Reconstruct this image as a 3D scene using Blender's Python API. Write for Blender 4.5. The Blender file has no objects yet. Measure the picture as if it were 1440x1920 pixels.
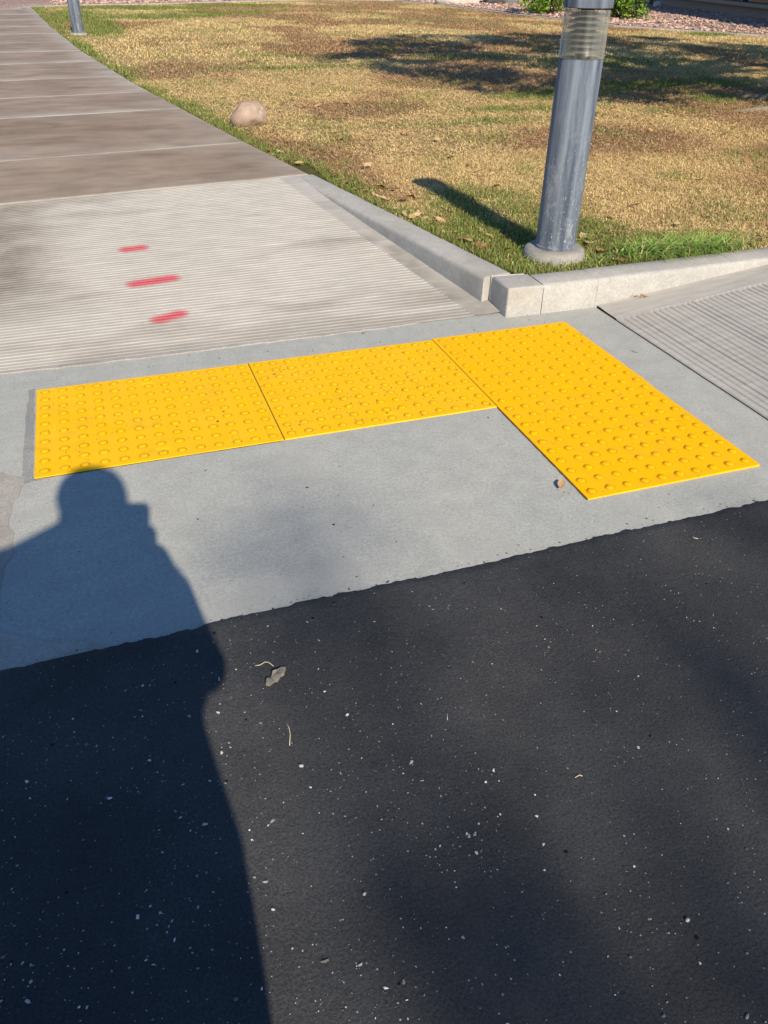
import bpy, bmesh, math, random
import numpy as np
from mathutils import Vector, Matrix, Quaternion

random.seed(7)
RNG = np.random.default_rng(11)
SC = bpy.context.scene
COL = SC.collection

# ------------------------------------------------------------------ camera
CAM_POS = Vector((-1.2073, -2.2063, 1.2972))
YAW, PITCH, ROLL = 0.343935, 0.615667, 0.018904
cy, sy, cp, sp = math.cos(YAW), math.sin(YAW), math.cos(PITCH), math.sin(PITCH)
FWD = Vector((sy * cp, cy * cp, -sp))
RGT = Vector((cy, -sy, 0))
UPV = RGT.cross(FWD)
cr, sr = math.cos(ROLL), math.sin(ROLL)
R2 = cr * RGT + sr * UPV
U2 = -sr * RGT + cr * UPV
cam_data = bpy.data.cameras.new('camera')
cam_data.sensor_fit = 'VERTICAL'
cam_data.sensor_height = 36.0
cam_data.lens = 36.0 * 1479.17 / 1920.0
cam_data.clip_start = 0.01
cam_data.clip_end = 2000
cam = bpy.data.objects.new('camera', cam_data)
COL.objects.link(cam)
cam.matrix_world = Matrix(((R2.x, U2.x, -FWD.x, CAM_POS.x), (R2.y, U2.y, -FWD.y, CAM_POS.y),
                           (R2.z, U2.z, -FWD.z, CAM_POS.z), (0, 0, 0, 1)))
SC.camera = cam

# ------------------------------------------------------------------ sky and sun
SUN_ELEV = math.radians(33.7)
SUN_TRAVEL = Vector((-0.0180 * math.cos(SUN_ELEV), math.cos(SUN_ELEV), -math.sin(SUN_ELEV))).normalized()
world = bpy.data.worlds.new('World')
SC.world = world
world.use_nodes = True
wn = world.node_tree
sky = wn.nodes.new('ShaderNodeTexSky')
sky.sky_type = 'NISHITA'
sky.sun_disc = False
sky.sun_elevation = SUN_ELEV
sky.sun_rotation = math.radians(179.0)
sky.altitude = 350
sky.air_density = 1.0
sky.dust_density = 0.0
sky.ozone_density = 7.0
bg = wn.nodes['Background']
bg.inputs['Strength'].default_value = 0.11
wn.links.new(sky.outputs['Color'], bg.inputs['Color'])
sun_data = bpy.data.lights.new('sun', 'SUN')
sun_data.energy = 4.9
sun_data.angle = math.radians(0.53)
sun_data.color = (1.0, 0.89, 0.73)
sun = bpy.data.objects.new('sun', sun_data)
COL.objects.link(sun)
sun.rotation_euler = SUN_TRAVEL.to_track_quat('-Z', 'Y').to_euler()
sun.location = (0, -10, 12)
SC.view_settings.view_transform = 'Standard'
SC.view_settings.look = 'None'
SC.view_settings.gamma = 1.0
SC.view_settings.use_curve_mapping = False
SC.view_settings.exposure = 0.55

# ------------------------------------------------------------------ helpers
def _hash(ix, iy, s):
    h = (ix.astype(np.int64) * 374761393 + iy.astype(np.int64) * 668265263 + s * 974711) & 0x7fffffff
    h = ((h ^ (h >> 13)) * 1274126177) & 0x7fffffff
    h = (h ^ (h >> 16)) & 0x7fffffff
    return h / 0x7fffffff

def vnoise(x, y, s=0):
    x = np.asarray(x, float); y = np.asarray(y, float)
    ix = np.floor(x); iy = np.floor(y)
    fx = x - ix; fy = y - iy
    fx = fx * fx * (3 - 2 * fx); fy = fy * fy * (3 - 2 * fy)
    ix = ix.astype(np.int64); iy = iy.astype(np.int64)
    a = _hash(ix, iy, s); b = _hash(ix + 1, iy, s); c = _hash(ix, iy + 1, s); d = _hash(ix + 1, iy + 1, s)
    return (a * (1 - fx) + b * fx) * (1 - fy) + (c * (1 - fx) + d * fx) * fy

def fbm(x, y, s=0, o=4):
    t = 0; a = 0.5; n = 0
    x = np.asarray(x, float); y = np.asarray(y, float)
    for k in range(o):
        t = t + a * vnoise(x * 2 ** k + 17.3 * k, y * 2 ** k - 9.1 * k, s + k); n += a; a *= 0.5
    return t / n

def np_mesh(name, verts, faces, nv=None, smooth=False):
    """verts (N,3); faces (F,k) array of equal-sized faces or list of arrays"""
    me = bpy.data.meshes.new(name)
    groups = faces if isinstance(faces, list) else [faces]
    groups = [np.asarray(g, dtype=np.int32) for g in groups if len(g)]
    verts = np.asarray(verts, dtype=np.float32)
    me.vertices.add(len(verts)); me.vertices.foreach_set('co', verts.ravel())
    loops = np.concatenate([g.ravel() for g in groups])
    sizes = np.concatenate([np.full(len(g), g.shape[1], np.int32) for g in groups])
    starts = np.concatenate([[0], np.cumsum(sizes)[:-1]]).astype(np.int32)
    me.loops.add(len(loops)); me.loops.foreach_set('vertex_index', loops)
    me.polygons.add(len(sizes)); me.polygons.foreach_set('loop_start', starts)
    me.polygons.foreach_set('use_smooth', np.full(len(sizes), smooth, bool))
    me.update(calc_edges=True); me.validate()
    return me

def add_color(me, cols, name='tint'):
    a = me.attributes.new(name, 'FLOAT_COLOR', 'POINT')
    c = np.ones((len(me.vertices), 4), np.float32); c[:, :cols.shape[1]] = cols
    a.data.foreach_set('color', c.ravel())

def add_float(me, vals, name):
    a = me.attributes.new(name, 'FLOAT', 'POINT')
    a.data.foreach_set('value', np.asarray(vals, np.float32))

def link(name, me, mat=None, parent=None, loc=(0, 0, 0), rot=(0, 0, 0)):
    o = bpy.data.objects.new(name, me)
    COL.objects.link(o)
    o.location = loc; o.rotation_euler = rot
    if mat is not None and me is not None and len(me.materials) == 0:
        me.materials.append(mat)
    if parent is not None: o.parent = parent
    return o

def empty(name, loc=(0, 0, 0), rz=0.0):
    o = bpy.data.objects.new(name, None)
    COL.objects.link(o); o.location = loc; o.rotation_euler = (0, 0, rz)
    o.empty_display_size = 0.1
    return o

def tag(o, label=None, cat=None, group=None, kind=None):
    if label: o['label'] = label
    if cat: o['category'] = cat
    if group: o['group'] = group
    if kind: o['kind'] = kind
    return o

def grid_faces(nu, nv, off=0):
    i = np.arange(nu - 1)[:, None]; j = np.arange(nv - 1)[None, :]
    a = (i * nv + j + off).ravel()
    return np.stack([a, a + nv, a + nv + 1, a + 1], 1)

def bm_mesh(name, bm, smooth=False):
    me = bpy.data.meshes.new(name)
    bmesh.ops.recalc_face_normals(bm, faces=bm.faces)
    bm.to_mesh(me); bm.free()
    if smooth:
        me.polygons.foreach_set('use_smooth', np.ones(len(me.polygons), bool))
    return me

def lathe(name, prof, n=48, smooth=True, center=(0, 0)):
    prof = np.array(prof, float)
    t = np.linspace(0, 2 * math.pi, n, endpoint=False)
    v = np.zeros((len(prof), n, 3))
    v[:, :, 0] = center[0] + prof[:, 0][:, None] * np.cos(t); v[:, :, 1] = center[1] + prof[:, 0][:, None] * np.sin(t)
    v[:, :, 2] = prof[:, 1][:, None]
    i = np.arange(len(prof) - 1)[:, None]; j = np.arange(n)[None, :]
    a = i * n + j; b = i * n + (j + 1) % n
    f = np.stack([a, b, b + n, a + n], -1).reshape(-1, 4)
    me = np_mesh(name, v.reshape(-1, 3), f, smooth=smooth)
    return me

def tube(name, pts, radii, n=8, cap=True):
    pts = [Vector(p) for p in pts]; V = []; F = []
    ref = Vector((0, 0, 1))
    for k, p in enumerate(pts):
        t = (pts[min(k + 1, len(pts) - 1)] - pts[max(k - 1, 0)]).normalized()
        s = t.cross(ref)
        if s.length < 1e-3: s = t.cross(Vector((1, 0, 0)))
        s.normalize(); b = s.cross(t).normalized()
        for j in range(n):
            a = 2 * math.pi * j / n
            V.append(p + radii[k] * (math.cos(a) * s + math.sin(a) * b))
    for k in range(len(pts) - 1):
        for j in range(n):
            F.append((k * n + j, k * n + (j + 1) % n, (k + 1) * n + (j + 1) % n, (k + 1) * n + j))
    me = bpy.data.meshes.new(name)
    if cap: F += [tuple(range(n))[::-1], tuple((len(pts) - 1) * n + j for j in range(n))]
    me.from_pydata([tuple(v) for v in V], [], F)
    me.polygons.foreach_set('use_smooth', np.ones(len(me.polygons), bool))
    return me

# ------------------------------------------------------------------ materials
class NT:
    def __init__(self, name):
        self.m = bpy.data.materials.new(name); self.m.use_nodes = True
        self.t = self.m.node_tree; self.n = self.t.nodes
        self.b = self.n['Principled BSDF']; self.out = self.n['Material Output']
        self.b.inputs['Roughness'].default_value = 0.8
        self.b.inputs['Specular IOR Level'].default_value = 0.3
        self._pos = None
    def pos(self):
        if self._pos is None: self._pos = self.n.new('ShaderNodeTexCoord').outputs['Object']
        return self._pos
    def wpos(self):
        return self.n.new('ShaderNodeNewGeometry').outputs['Position']
    def scale(self, v, s):
        mp = self.n.new('ShaderNodeMapping'); self.t.links.new(v, mp.inputs['Vector'])
        mp.inputs['Scale'].default_value = s if isinstance(s, (tuple, list)) else (s, s, s)
        return mp.outputs['Vector']
    def noise(self, v, s, detail=4, rough=0.55, dist=0.0):
        n = self.n.new('ShaderNodeTexNoise'); self.t.links.new(v, n.inputs['Vector'])
        n.inputs['Scale'].default_value = s; n.inputs['Detail'].default_value = detail
        n.inputs['Roughness'].default_value = rough; n.inputs['Distortion'].default_value = dist
        return n.outputs['Fac']
    def voro(self, v, s, feat='F1', out='Distance', rnd=1.0):
        n = self.n.new('ShaderNodeTexVoronoi'); n.feature = feat
        self.t.links.new(v, n.inputs['Vector']); n.inputs['Scale'].default_value = s
        n.inputs['Randomness'].default_value = rnd
        return n.outputs[out]
    def ramp(self, f, stops):
        r = self.n.new('ShaderNodeValToRGB'); self.t.links.new(f, r.inputs['Fac'])
        e = r.color_ramp.elements
        while len(e) < len(stops): e.new(0.5)
        for k, (p, c) in enumerate(stops):
            e[k].position = p
            e[k].color = (c, c, c, 1) if isinstance(c, (int, float)) else (*c, 1)
        return r.outputs['Color']
    def math(self, op, a, b=None, clamp=False):
        n = self.n.new('ShaderNodeMath'); n.operation = op; n.use_clamp = clamp
        for k, x in enumerate((a, b)):
            if x is None: continue
            if isinstance(x, (int, float)): n.inputs[k].default_value = x
            else: self.t.links.new(x, n.inputs[k])
        return n.outputs[0]
    def mix(self, f, a, b, mode='MIX'):
        n = self.n.new('ShaderNodeMix'); n.data_type = 'RGBA'; n.blend_type = mode
        def put(sock, x):
            if isinstance(x, (int, float)): sock.default_value = x
            elif isinstance(x, (tuple, list)): sock.default_value = (*x, 1)
            else: self.t.links.new(x, sock)
        put(n.inputs[0], f); put(n.inputs[6], a); put(n.inputs[7], b)
        return n.outputs[2]
    def attr(self, name, out='Color'):
        a = self.n.new('ShaderNodeAttribute'); a.attribute_name = name
        return a.outputs[out]
    def sep(self, v):
        s = self.n.new('ShaderNodeSeparateXYZ'); self.t.links.new(v, s.inputs[0]); return s.outputs
    def color(self, c):
        if isinstance(c, (tuple, list)): self.b.inputs['Base Color'].default_value = (*c, 1)
        else: self.t.links.new(c, self.b.inputs['Base Color'])
    def rough(self, r):
        if isinstance(r, (int, float)): self.b.inputs['Roughness'].default_value = r
        else: self.t.links.new(r, self.b.inputs['Roughness'])
    def bump(self, h, dist, strength=1.0, prev=None):
        n = self.n.new('ShaderNodeBump'); self.t.links.new(h, n.inputs['Height'])
        n.inputs['Distance'].default_value = dist; n.inputs['Strength'].default_value = strength
        if prev is not None: self.t.links.new(prev, n.inputs['Normal'])
        self.t.links.new(n.outputs['Normal'], self.b.inputs['Normal'])
        return n.outputs['Normal']

def concrete(name, base, warm, speck=0.5, stain=None, bump=0.0008):
    m = NT(name); p = m.wpos()
    big = m.noise(p, 1.7, 5, 0.6); mid = m.noise(p, 14, 4, 0.6); fine = m.noise(p, 260, 3, 0.7)
    c = m.mix(m.ramp(big, [(0.35, 0.0), (0.68, 1.0)]), base, warm)
    c = m.mix(0.55, c, m.mix(mid, (0.62, 0.62, 0.62), (1.25, 1.25, 1.25)), 'MULTIPLY')
    sp5 = m.noise(p, 95, 3, 0.7)
    c = m.mix(speck, c, m.mix(m.ramp(fine, [(0.3, 0.0), (0.7, 1.0)]), (0.6, 0.6, 0.6), (1.28, 1.28, 1.28)), 'MULTIPLY')
    c = m.mix(speck, c, m.mix(m.ramp(sp5, [(0.3, 0.0), (0.7, 1.0)]), (0.74, 0.74, 0.74), (1.2, 1.2, 1.2)), 'MULTIPLY')
    pits = m.voro(p, 55, 'F1')
    pr = m.voro(p, 55, 'F1', 'Color')
    hole = m.math('MULTIPLY', m.math('LESS_THAN', pits, 0.11), m.math('GREATER_THAN', m.sep(pr)[0], 0.86))
    c = m.mix(m.math('MULTIPLY', hole, 0.6), c, (0.09, 0.085, 0.08))
    if stain is not None:
        st = m.noise(p, 3.1, 6, 0.65, 0.6)
        c = m.mix(m.ramp(st, [(0.5, 0.0), (0.72, 0.75)]), c, stain)
    m.color(c); m.rough(0.88)
    h = m.math('ADD', m.math('MULTIPLY', fine, 0.6), m.math('MULTIPLY', mid, 0.8))
    m.bump(h, bump * 2.0, 0.9)
    return m.m

M = {}
M['landing'] = concrete('new_concrete', (0.355, 0.358, 0.325), (0.398, 0.396, 0.353), 0.65, (0.315, 0.312, 0.28), 0.0008)
M['old'] = concrete('old_concrete', (0.39, 0.36, 0.315), (0.30, 0.275, 0.24), 0.55, (0.22, 0.2, 0.17), 0.001)
M['kerb'] = concrete('kerb_concrete', (0.435, 0.412, 0.368), (0.365, 0.350, 0.318), 0.6, (0.29, 0.262, 0.22), 0.0012)
M['mortar'] = concrete('mortar', (0.24, 0.235, 0.22), (0.30, 0.29, 0.27), 0.6, None, 0.001)
M['foot'] = concrete('cast_footing', (0.36, 0.335, 0.295), (0.29, 0.275, 0.245), 0.8, (0.2, 0.18, 0.15), 0.0022)
M['gap'] = NT('dark_joint').m
M['gap'].node_tree.nodes['Principled BSDF'].inputs['Base Color'].default_value = (0.05, 0.045, 0.04, 1)

def ramp_concrete():
    m = NT('grooved_concrete'); p = m.wpos()
    big = m.noise(p, 1.3, 5, 0.6); mid = m.noise(m.scale(p, (2.2, 14, 1)), 3.0, 5, 0.65); fine = m.noise(p, 230, 3, 0.7)
    c = m.mix(m.ramp(big, [(0.33, 0.0), (0.7, 1.0)]), (0.425, 0.395, 0.352), (0.36, 0.342, 0.302))
    c = m.mix(0.7, c, m.mix(m.ramp(mid, [(0.25, 0.0), (0.75, 1.0)]), (0.72, 0.72, 0.72), (1.22, 1.22, 1.22)), 'MULTIPLY')
    c = m.mix(0.4, c, m.mix(fine, (0.5, 0.5, 0.5), (1.5, 1.5, 1.5)), 'MULTIPLY')
    st = m.math('MULTIPLY', m.attr('stain', 'Fac'), m.ramp(m.noise(m.scale(p, (1, 1.8, 1)), 3.2, 5, 0.65), [(0.28, 0.35), (0.62, 1.0)]))
    c = m.mix(m.math('MULTIPLY', st, 0.95), c, (0.150, 0.130, 0.105))
    dirt = m.math('MULTIPLY', m.attr('groove', 'Fac'), 0.55)  # groove bottoms coloured darker, painting in the shade of the recesses
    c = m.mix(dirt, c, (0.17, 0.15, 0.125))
    m.color(c); m.rough(0.9)
    m.bump(m.math('ADD', fine, m.math('MULTIPLY', mid, 0.5)), 0.0015, 0.8)
    return m.m
M['ramp'] = ramp_concrete()

def walk_mat():
    m = NT('brown_stained_concrete'); p = m.wpos()
    big = m.noise(p, 0.9, 5, 0.6); streak = m.noise(m.scale(p, (1.3, 2.6, 1)), 2.0, 6, 0.65, 0.3); fine = m.noise(p, 160, 3, 0.7)
    c = m.mix(m.ramp(big, [(0.3, 0.0), (0.7, 1.0)]), (0.222, 0.158, 0.106), (0.292, 0.225, 0.163))
    c = m.mix(0.9, c, m.mix(m.ramp(streak, [(0.3, 0.0), (0.7, 1.0)]), (0.66, 0.63, 0.60), (1.26, 1.27, 1.28)), 'MULTIPLY')
    c = m.mix(0.4, c, m.mix(fine, (0.6, 0.6, 0.6), (1.4, 1.4, 1.4)), 'MULTIPLY')
    w = m.math('MULTIPLY', m.attr('wash', 'Fac'), m.ramp(m.noise(m.scale(p, (1.2, 3, 1)), 2.0, 6, 0.7), [(0.32, 0.15), (0.58, 1.25)]))
    c = m.mix(w, c, (0.42, 0.395, 0.345))
    m.color(c); m.rough(0.78)
    m.bump(fine, 0.001, 0.6)
    return m.m
M['walk'] = walk_mat()

def asphalt():
    m = NT('black_sealed_asphalt'); p = m.wpos()
    big = m.noise(p, 2.3, 6, 0.62); mid = m.noise(p, 38, 5, 0.7); fine = m.noise(p, 190, 4, 0.75)
    vv = m.voro(p, 210, 'F1'); vc = m.sep(m.voro(p, 210, 'F1', 'Color'))
    c = m.mix(m.ramp(big, [(0.35, 0.0), (0.65, 1.0)]), (0.031, 0.0318, 0.0335), (0.055, 0.0552, 0.0555))
    c = m.mix(0.8, c, m.mix(m.ramp(fine, [(0.3, 0.0), (0.72, 1.0)]), (0.42, 0.42, 0.42), (1.65, 1.65, 1.65)), 'MULTIPLY')
    sp = m.math('MULTIPLY', m.math('LESS_THAN', vv, 0.30), m.math('GREATER_THAN', vc[0], 0.982))
    sc = m.mix(vc[1], (0.16, 0.16, 0.165), (0.42, 0.41, 0.39))
    c = m.mix(sp, c, sc)
    v2 = m.voro(p, 75, 'F1'); c2 = m.sep(m.voro(p, 75, 'F1', 'Color'))
    dens = m.ramp(m.noise(p, 5.5, 3, 0.6), [(0.52, 0.0), (0.7, 1.0)])
    sp2 = m.math('MULTIPLY', m.math('MULTIPLY', m.math('LESS_THAN', v2, 0.17), m.math('GREATER_THAN', c2[0], 0.80)), dens)
    c = m.mix(m.math('MULTIPLY', sp2, 0.75), c, (0.16, 0.15, 0.135))
    dust = m.ramp(m.noise(p, 9, 6, 0.7, 0.4), [(0.60, 0.0), (0.8, 0.35)])
    c = m.mix(m.math('MULTIPLY', dust, 0.5), c, (0.10, 0.095, 0.085))
    v3 = m.voro(p, 48, 'F1'); c3 = m.sep(m.voro(p, 48, 'F1', 'Color'))
    pit = m.math('MULTIPLY', m.math('LESS_THAN', m.math('ADD', v3, m.math('MULTIPLY', fine, 0.25)), 0.30), m.math('GREATER_THAN', c3[0], 0.978))
    c = m.mix(pit, c, (0.008, 0.008, 0.009))
    m.color(c); m.rough(m.ramp(fine, [(0.2, 0.62), (0.8, 0.88)]))
    m.b.inputs['Specular IOR Level'].default_value = 0.12
    b1 = m.bump(m.math('SUBTRACT', mid, m.math('MULTIPLY', pit, 0.8)), 0.004, 0.7)
    m.bump(m.math('ADD', fine, m.math('MULTIPLY', sp, 0.3)), 0.0028, 0.9, b1)
    return m.m
M['asphalt'] = asphalt()

def yellow(name, col, dust, dustc=(0.62, 0.43, 0.12), grime_shade=False):
    m = NT(name); p = m.pos(); w = m.wpos()
    n = m.noise(w, 7, 5, 0.65); f = m.noise(w, 120, 4, 0.7)
    c = m.mix(m.ramp(n, [(0.35, 0.0), (0.75, dust)]), col, dustc)
    c = m.mix(0.25, c, m.mix(f, (0.6, 0.6, 0.6), (1.4, 1.4, 1.4)), 'MULTIPLY')
    gr = m.ramp(m.noise(m.scale(w, (1, 1.6, 1)), 9, 6, 0.75, 0.5), [(0.52, 0.0), (0.75, 0.45)])
    c = m.mix(gr, c, (0.46, 0.27, 0.03))
    v = m.voro(w, 62, 'F1'); vc = m.sep(m.voro(w, 62, 'F1', 'Color'))
    dens = m.ramp(m.noise(w, 3.3, 3, 0.6), [(0.48, 0.0), (0.66, 1.0)])
    sp = m.math('MULTIPLY', m.math('MULTIPLY', m.math('LESS_THAN', v, 0.25), m.math('GREATER_THAN', vc[0], 0.80)), dens)
    c = m.mix(m.math('MULTIPLY', sp, 0.75), c, (0.16, 0.09, 0.03))
    m.color(c); m.rough(0.65); m.b.inputs['Specular IOR Level'].default_value = 0.08
    if grime_shade:
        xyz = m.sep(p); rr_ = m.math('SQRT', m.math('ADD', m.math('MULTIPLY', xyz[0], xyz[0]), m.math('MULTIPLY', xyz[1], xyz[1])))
        ring = m.ramp(m.math('MULTIPLY', rr_, 50.0), [(0.50, 0.10), (0.66, 0.75), (0.76, 0.6), (0.89, 0.0)])  # dark ring at the dome base: grime plus painted edge shading
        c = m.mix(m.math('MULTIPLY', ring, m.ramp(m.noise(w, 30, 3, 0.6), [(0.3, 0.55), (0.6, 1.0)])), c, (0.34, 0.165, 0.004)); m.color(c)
    x = m.sep(p)[0]
    ln = m.math('SINE', m.math('MULTIPLY', x, 2 * math.pi / 0.0042))
    m.bump(m.math('ADD', m.math('MULTIPLY', ln, 0.35), m.math('MULTIPLY', f, 0.5)), 0.0007, 0.6)
    return m.m
M['yellow_a'] = yellow('dusty_yellow_plastic', (0.82, 0.435, 0.002), 0.5, (0.74, 0.47, 0.025))
M['yellow_b'] = yellow('bright_yellow_plastic', (0.86, 0.43, 0.0012), 0.25, (0.74, 0.42, 0.02))

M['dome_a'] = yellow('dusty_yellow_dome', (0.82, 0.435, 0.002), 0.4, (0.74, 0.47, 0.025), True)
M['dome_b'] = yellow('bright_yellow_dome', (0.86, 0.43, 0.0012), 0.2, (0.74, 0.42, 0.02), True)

def lawn_mat():
    m = NT('thatch_ground'); c = m.attr('tint'); p = m.wpos()
    f = m.noise(m.scale(p, (1, 1, 1)), 60, 5, 0.75)
    g = m.noise(m.scale(p, (0.5, 1.4, 1)), 14, 4, 0.7)
    c = m.mix(0.9, c, m.mix(m.ramp(f, [(0.28, 0.0), (0.72, 1.0)]), (0.4, 0.38, 0.36), (1.5, 1.5, 1.5)), 'MULTIPLY')
    c = m.mix(0.6, c, m.mix(m.ramp(g, [(0.3, 0.0), (0.7, 1.0)]), (0.65, 0.63, 0.6), (1.3, 1.3, 1.3)), 'MULTIPLY')
    m.color(c); m.rough(0.95); m.b.inputs['Specular IOR Level'].default_value = 0.1
    m.bump(f, 0.02, 0.8)
    return m.m
M['lawn'] = lawn_mat()

def blade_mat(name='grass_blades'):
    m = NT(name); c = m.attr('tint'); m.color(c); m.rough(0.6)
    m.b.inputs['Specular IOR Level'].default_value = 0.25
    tr = m.n.new('ShaderNodeBsdfTranslucent'); m.t.links.new(c, tr.inputs['Color'])
    mx = m.n.new('ShaderNodeMixShader'); mx.inputs[0].default_value = 0.25
    m.t.links.new(m.b.outputs[0], mx.inputs[1]); m.t.links.new(tr.outputs[0], mx.inputs[2])
    m.t.links.new(mx.outputs[0], m.out.inputs['Surface'])
    return m.m
M['blade'] = blade_mat()
M['leafage'] = blade_mat('leafage')

def plain(name, col, rough=0.7, spec=0.3, var=0.25, s=30, bump=0.0, metal=0.0):
    m = NT(name); n = m.noise(m.pos(), s, 4, 0.65)
    m.color(m.mix(var, col, m.mix(n, (0.35, 0.35, 0.35), (1.65, 1.65, 1.65)), 'MULTIPLY'))
    m.rough(rough); m.b.inputs['Specular IOR Level'].default_value = spec; m.b.inputs['Metallic'].default_value = metal
    if bump: m.bump(n, bump, 0.8)
    return m.m

def post_paint():
    m = NT('weathered_blue_grey_paint'); p = m.pos()
    streak = m.noise(m.scale(p, (26, 26, 1.6)), 1.0, 5, 0.62, 0.3)
    fine = m.noise(m.scale(p, (1, 1, 0.7)), 85, 4, 0.75); blot = m.noise(m.scale(p, (1, 1, 0.6)), 17, 5, 0.7)
    z = m.sep(p)[2]
    c = m.mix(m.ramp(streak, [(0.38, 0.0), (0.66, 1.0)]), (0.050, 0.064, 0.090), (0.165, 0.190, 0.222))
    low = m.ramp(z, [(0.05, 1.0), (0.22, 0.55), (0.62, 0.0)])
    chalk = m.math('MULTIPLY', m.ramp(blot, [(0.52, 0.0), (0.70, 1.0)]), m.math('ADD', m.math('MULTIPLY', low, 0.75), 0.14))
    c = m.mix(chalk, c, (0.30, 0.31, 0.325))
    ch = m.math('MULTIPLY', m.ramp(fine, [(0.58, 0.0), (0.68, 1.0)]), m.math('ADD', m.math('MULTIPLY', low, 0.75), 0.05))
    c = m.mix(ch, c, (0.56, 0.55, 0.53))
    m.color(c); m.rough(m.ramp(streak, [(0.3, 0.6), (0.7, 0.85)])); m.b.inputs['Specular IOR Level'].default_value = 0.2
    m.bump(m.math('ADD', fine, m.math('MULTIPLY', ch, 0.5)), 0.0008, 0.5)
    return m.m
M['post'] = post_paint()
M['louver'] = plain('grey_louver', (0.10, 0.10, 0.10), 0.5, 0.4, 0.3)
M['dark'] = plain('dark_socket', (0.03, 0.03, 0.032), 0.5)

def lens_mat():
    m = NT('hazed_clear_acrylic'); p = m.pos()
    st = m.noise(m.scale(p, (34, 34, 2.5)), 1.0, 5, 0.65)
    m.color((0.36, 0.36, 0.31)); m.rough(0.28); m.b.inputs['Specular IOR Level'].default_value = 0.5
    tr = m.n.new('ShaderNodeBsdfTransparent'); tr.inputs['Color'].default_value = (0.86, 0.87, 0.83, 1)
    lw = m.n.new('ShaderNodeLayerWeight'); lw.inputs['Blend'].default_value = 0.35
    f = m.math('ADD', m.math('MULTIPLY', m.ramp(st, [(0.4, 0.0), (0.75, 1.0)]), 0.22), m.math('MULTIPLY', lw.outputs['Facing'], 0.55))
    f = m.math('ADD', f, 0.10, True)
    mx = m.n.new('ShaderNodeMixShader'); m.t.links.new(f, mx.inputs[0])
    m.t.links.new(tr.outputs[0], mx.inputs[1]); m.t.links.new(m.b.outputs[0], mx.inputs[2])
    m.t.links.new(mx.outputs[0], m.out.inputs['Surface'])
    return m.m
M['lens'] = lens_mat()

def rock_mat(name, a, b, c, s=6.0):
    m = NT(name); p = m.pos()
    n = m.noise(p, s, 6, 0.65, 0.4); f = m.noise(p, s * 12, 4, 0.7)
    k = m.mix(m.ramp(n, [(0.35, 0.0), (0.6, 1.0)]), a, b)
    k = m.mix(m.ramp(m.noise(p, s * 0.8 + 1, 5, 0.7), [(0.6, 0.0), (0.7, 0.9)]), k, c)
    k = m.mix(0.45, k, m.mix(f, (0.5, 0.5, 0.5), (1.5, 1.5, 1.5)), 'MULTIPLY')
    m.color(k); m.rough(0.85); m.bump(m.math('ADD', n, m.math('MULTIPLY', f, 0.3)), 0.012, 0.7)
    return m.m
M['rock_tan'] = rock_mat('tan_boulder', (0.30, 0.20, 0.14), (0.36, 0.28, 0.22), (0.55, 0.5, 0.46), 9)
M['rock_grey'] = rock_mat('dark_grey_boulder', (0.10, 0.10, 0.105), (0.17, 0.165, 0.16), (0.25, 0.24, 0.23), 5)
M['rock_white'] = rock_mat('pale_boulder', (0.42, 0.38, 0.33), (0.55, 0.5, 0.45), (0.3, 0.25, 0.2), 5)
M['rock_pink'] = rock_mat('pink_boulder', (0.42, 0.26, 0.21), (0.48, 0.33, 0.27), (0.55, 0.46, 0.4), 5)
M['pebble'] = rock_mat('white_pebble', (0.48, 0.46, 0.43), (0.6, 0.58, 0.55), (0.4, 0.36, 0.31), 120)

def gravel_mat():
    m = NT('pink_gravel_bed'); p = m.wpos()
    v = m.voro(p, 26, 'F1'); vc = m.sep(m.voro(p, 26, 'F1', 'Color'))
    c = m.mix(vc[0], (0.30, 0.19, 0.15), (0.52, 0.37, 0.30))
    c = m.mix(m.ramp(v, [(0.35, 0.0), (0.7, 0.8)]), c, (0.14, 0.09, 0.07))
    m.color(c); m.rough(0.9); m.bump(m.math('SUBTRACT', 1.0, v), 0.02, 0.9)
    return m.m
M['gravel'] = gravel_mat()
M['bark'] = plain('bark', (0.17, 0.13, 0.10), 0.9, 0.1, 0.7, 22, 0.02)
M['root'] = plain('weathered_root', (0.20, 0.165, 0.13), 0.9, 0.1, 0.6, 25, 0.006)
M['soil'] = plain('dry_soil', (0.24, 0.17, 0.11), 0.95, 0.1, 0.6, 3, 0.01)
M['twig'] = plain('pale_twig', (0.45, 0.38, 0.27), 0.8, 0.2, 0.3, 200)
M['twig_dark'] = plain('dark_twig', (0.06, 0.045, 0.03), 0.8, 0.2, 0.3, 200)

# ------------------------------------------------------------------ layout functions
H = 0.135                                  # height of kerb top, lawn and upper walk
EY = [3.037, 4.4, 7.74, 11.2, 15.4, 21.1, 30.0]
EX = [0.118, -0.115, -0.627, -1.044, -1.42, -1.82, -2.35]
def walk_edge(y): return np.interp(y, EY, EX)
def ramp_top(x): return 3.012 + 0.153 * np.asarray(x)
def kerb_face_x(y): return np.interp(y, [0.752, 0.92, 3.03], [0.405, 0.365, 0.005])

# ------------------------------------------------------------------ ground and road
me = np_mesh('ground', [(-300, -300, -0.06), (300, -300, -0.06), (300, 300, -0.06), (-300, 300, -0.06)], np.array([[0, 1, 2, 3]]))
tag(link('ground', me, M['soil']), 'dry bare soil beyond the lawn and paving', kind='structure')

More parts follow.
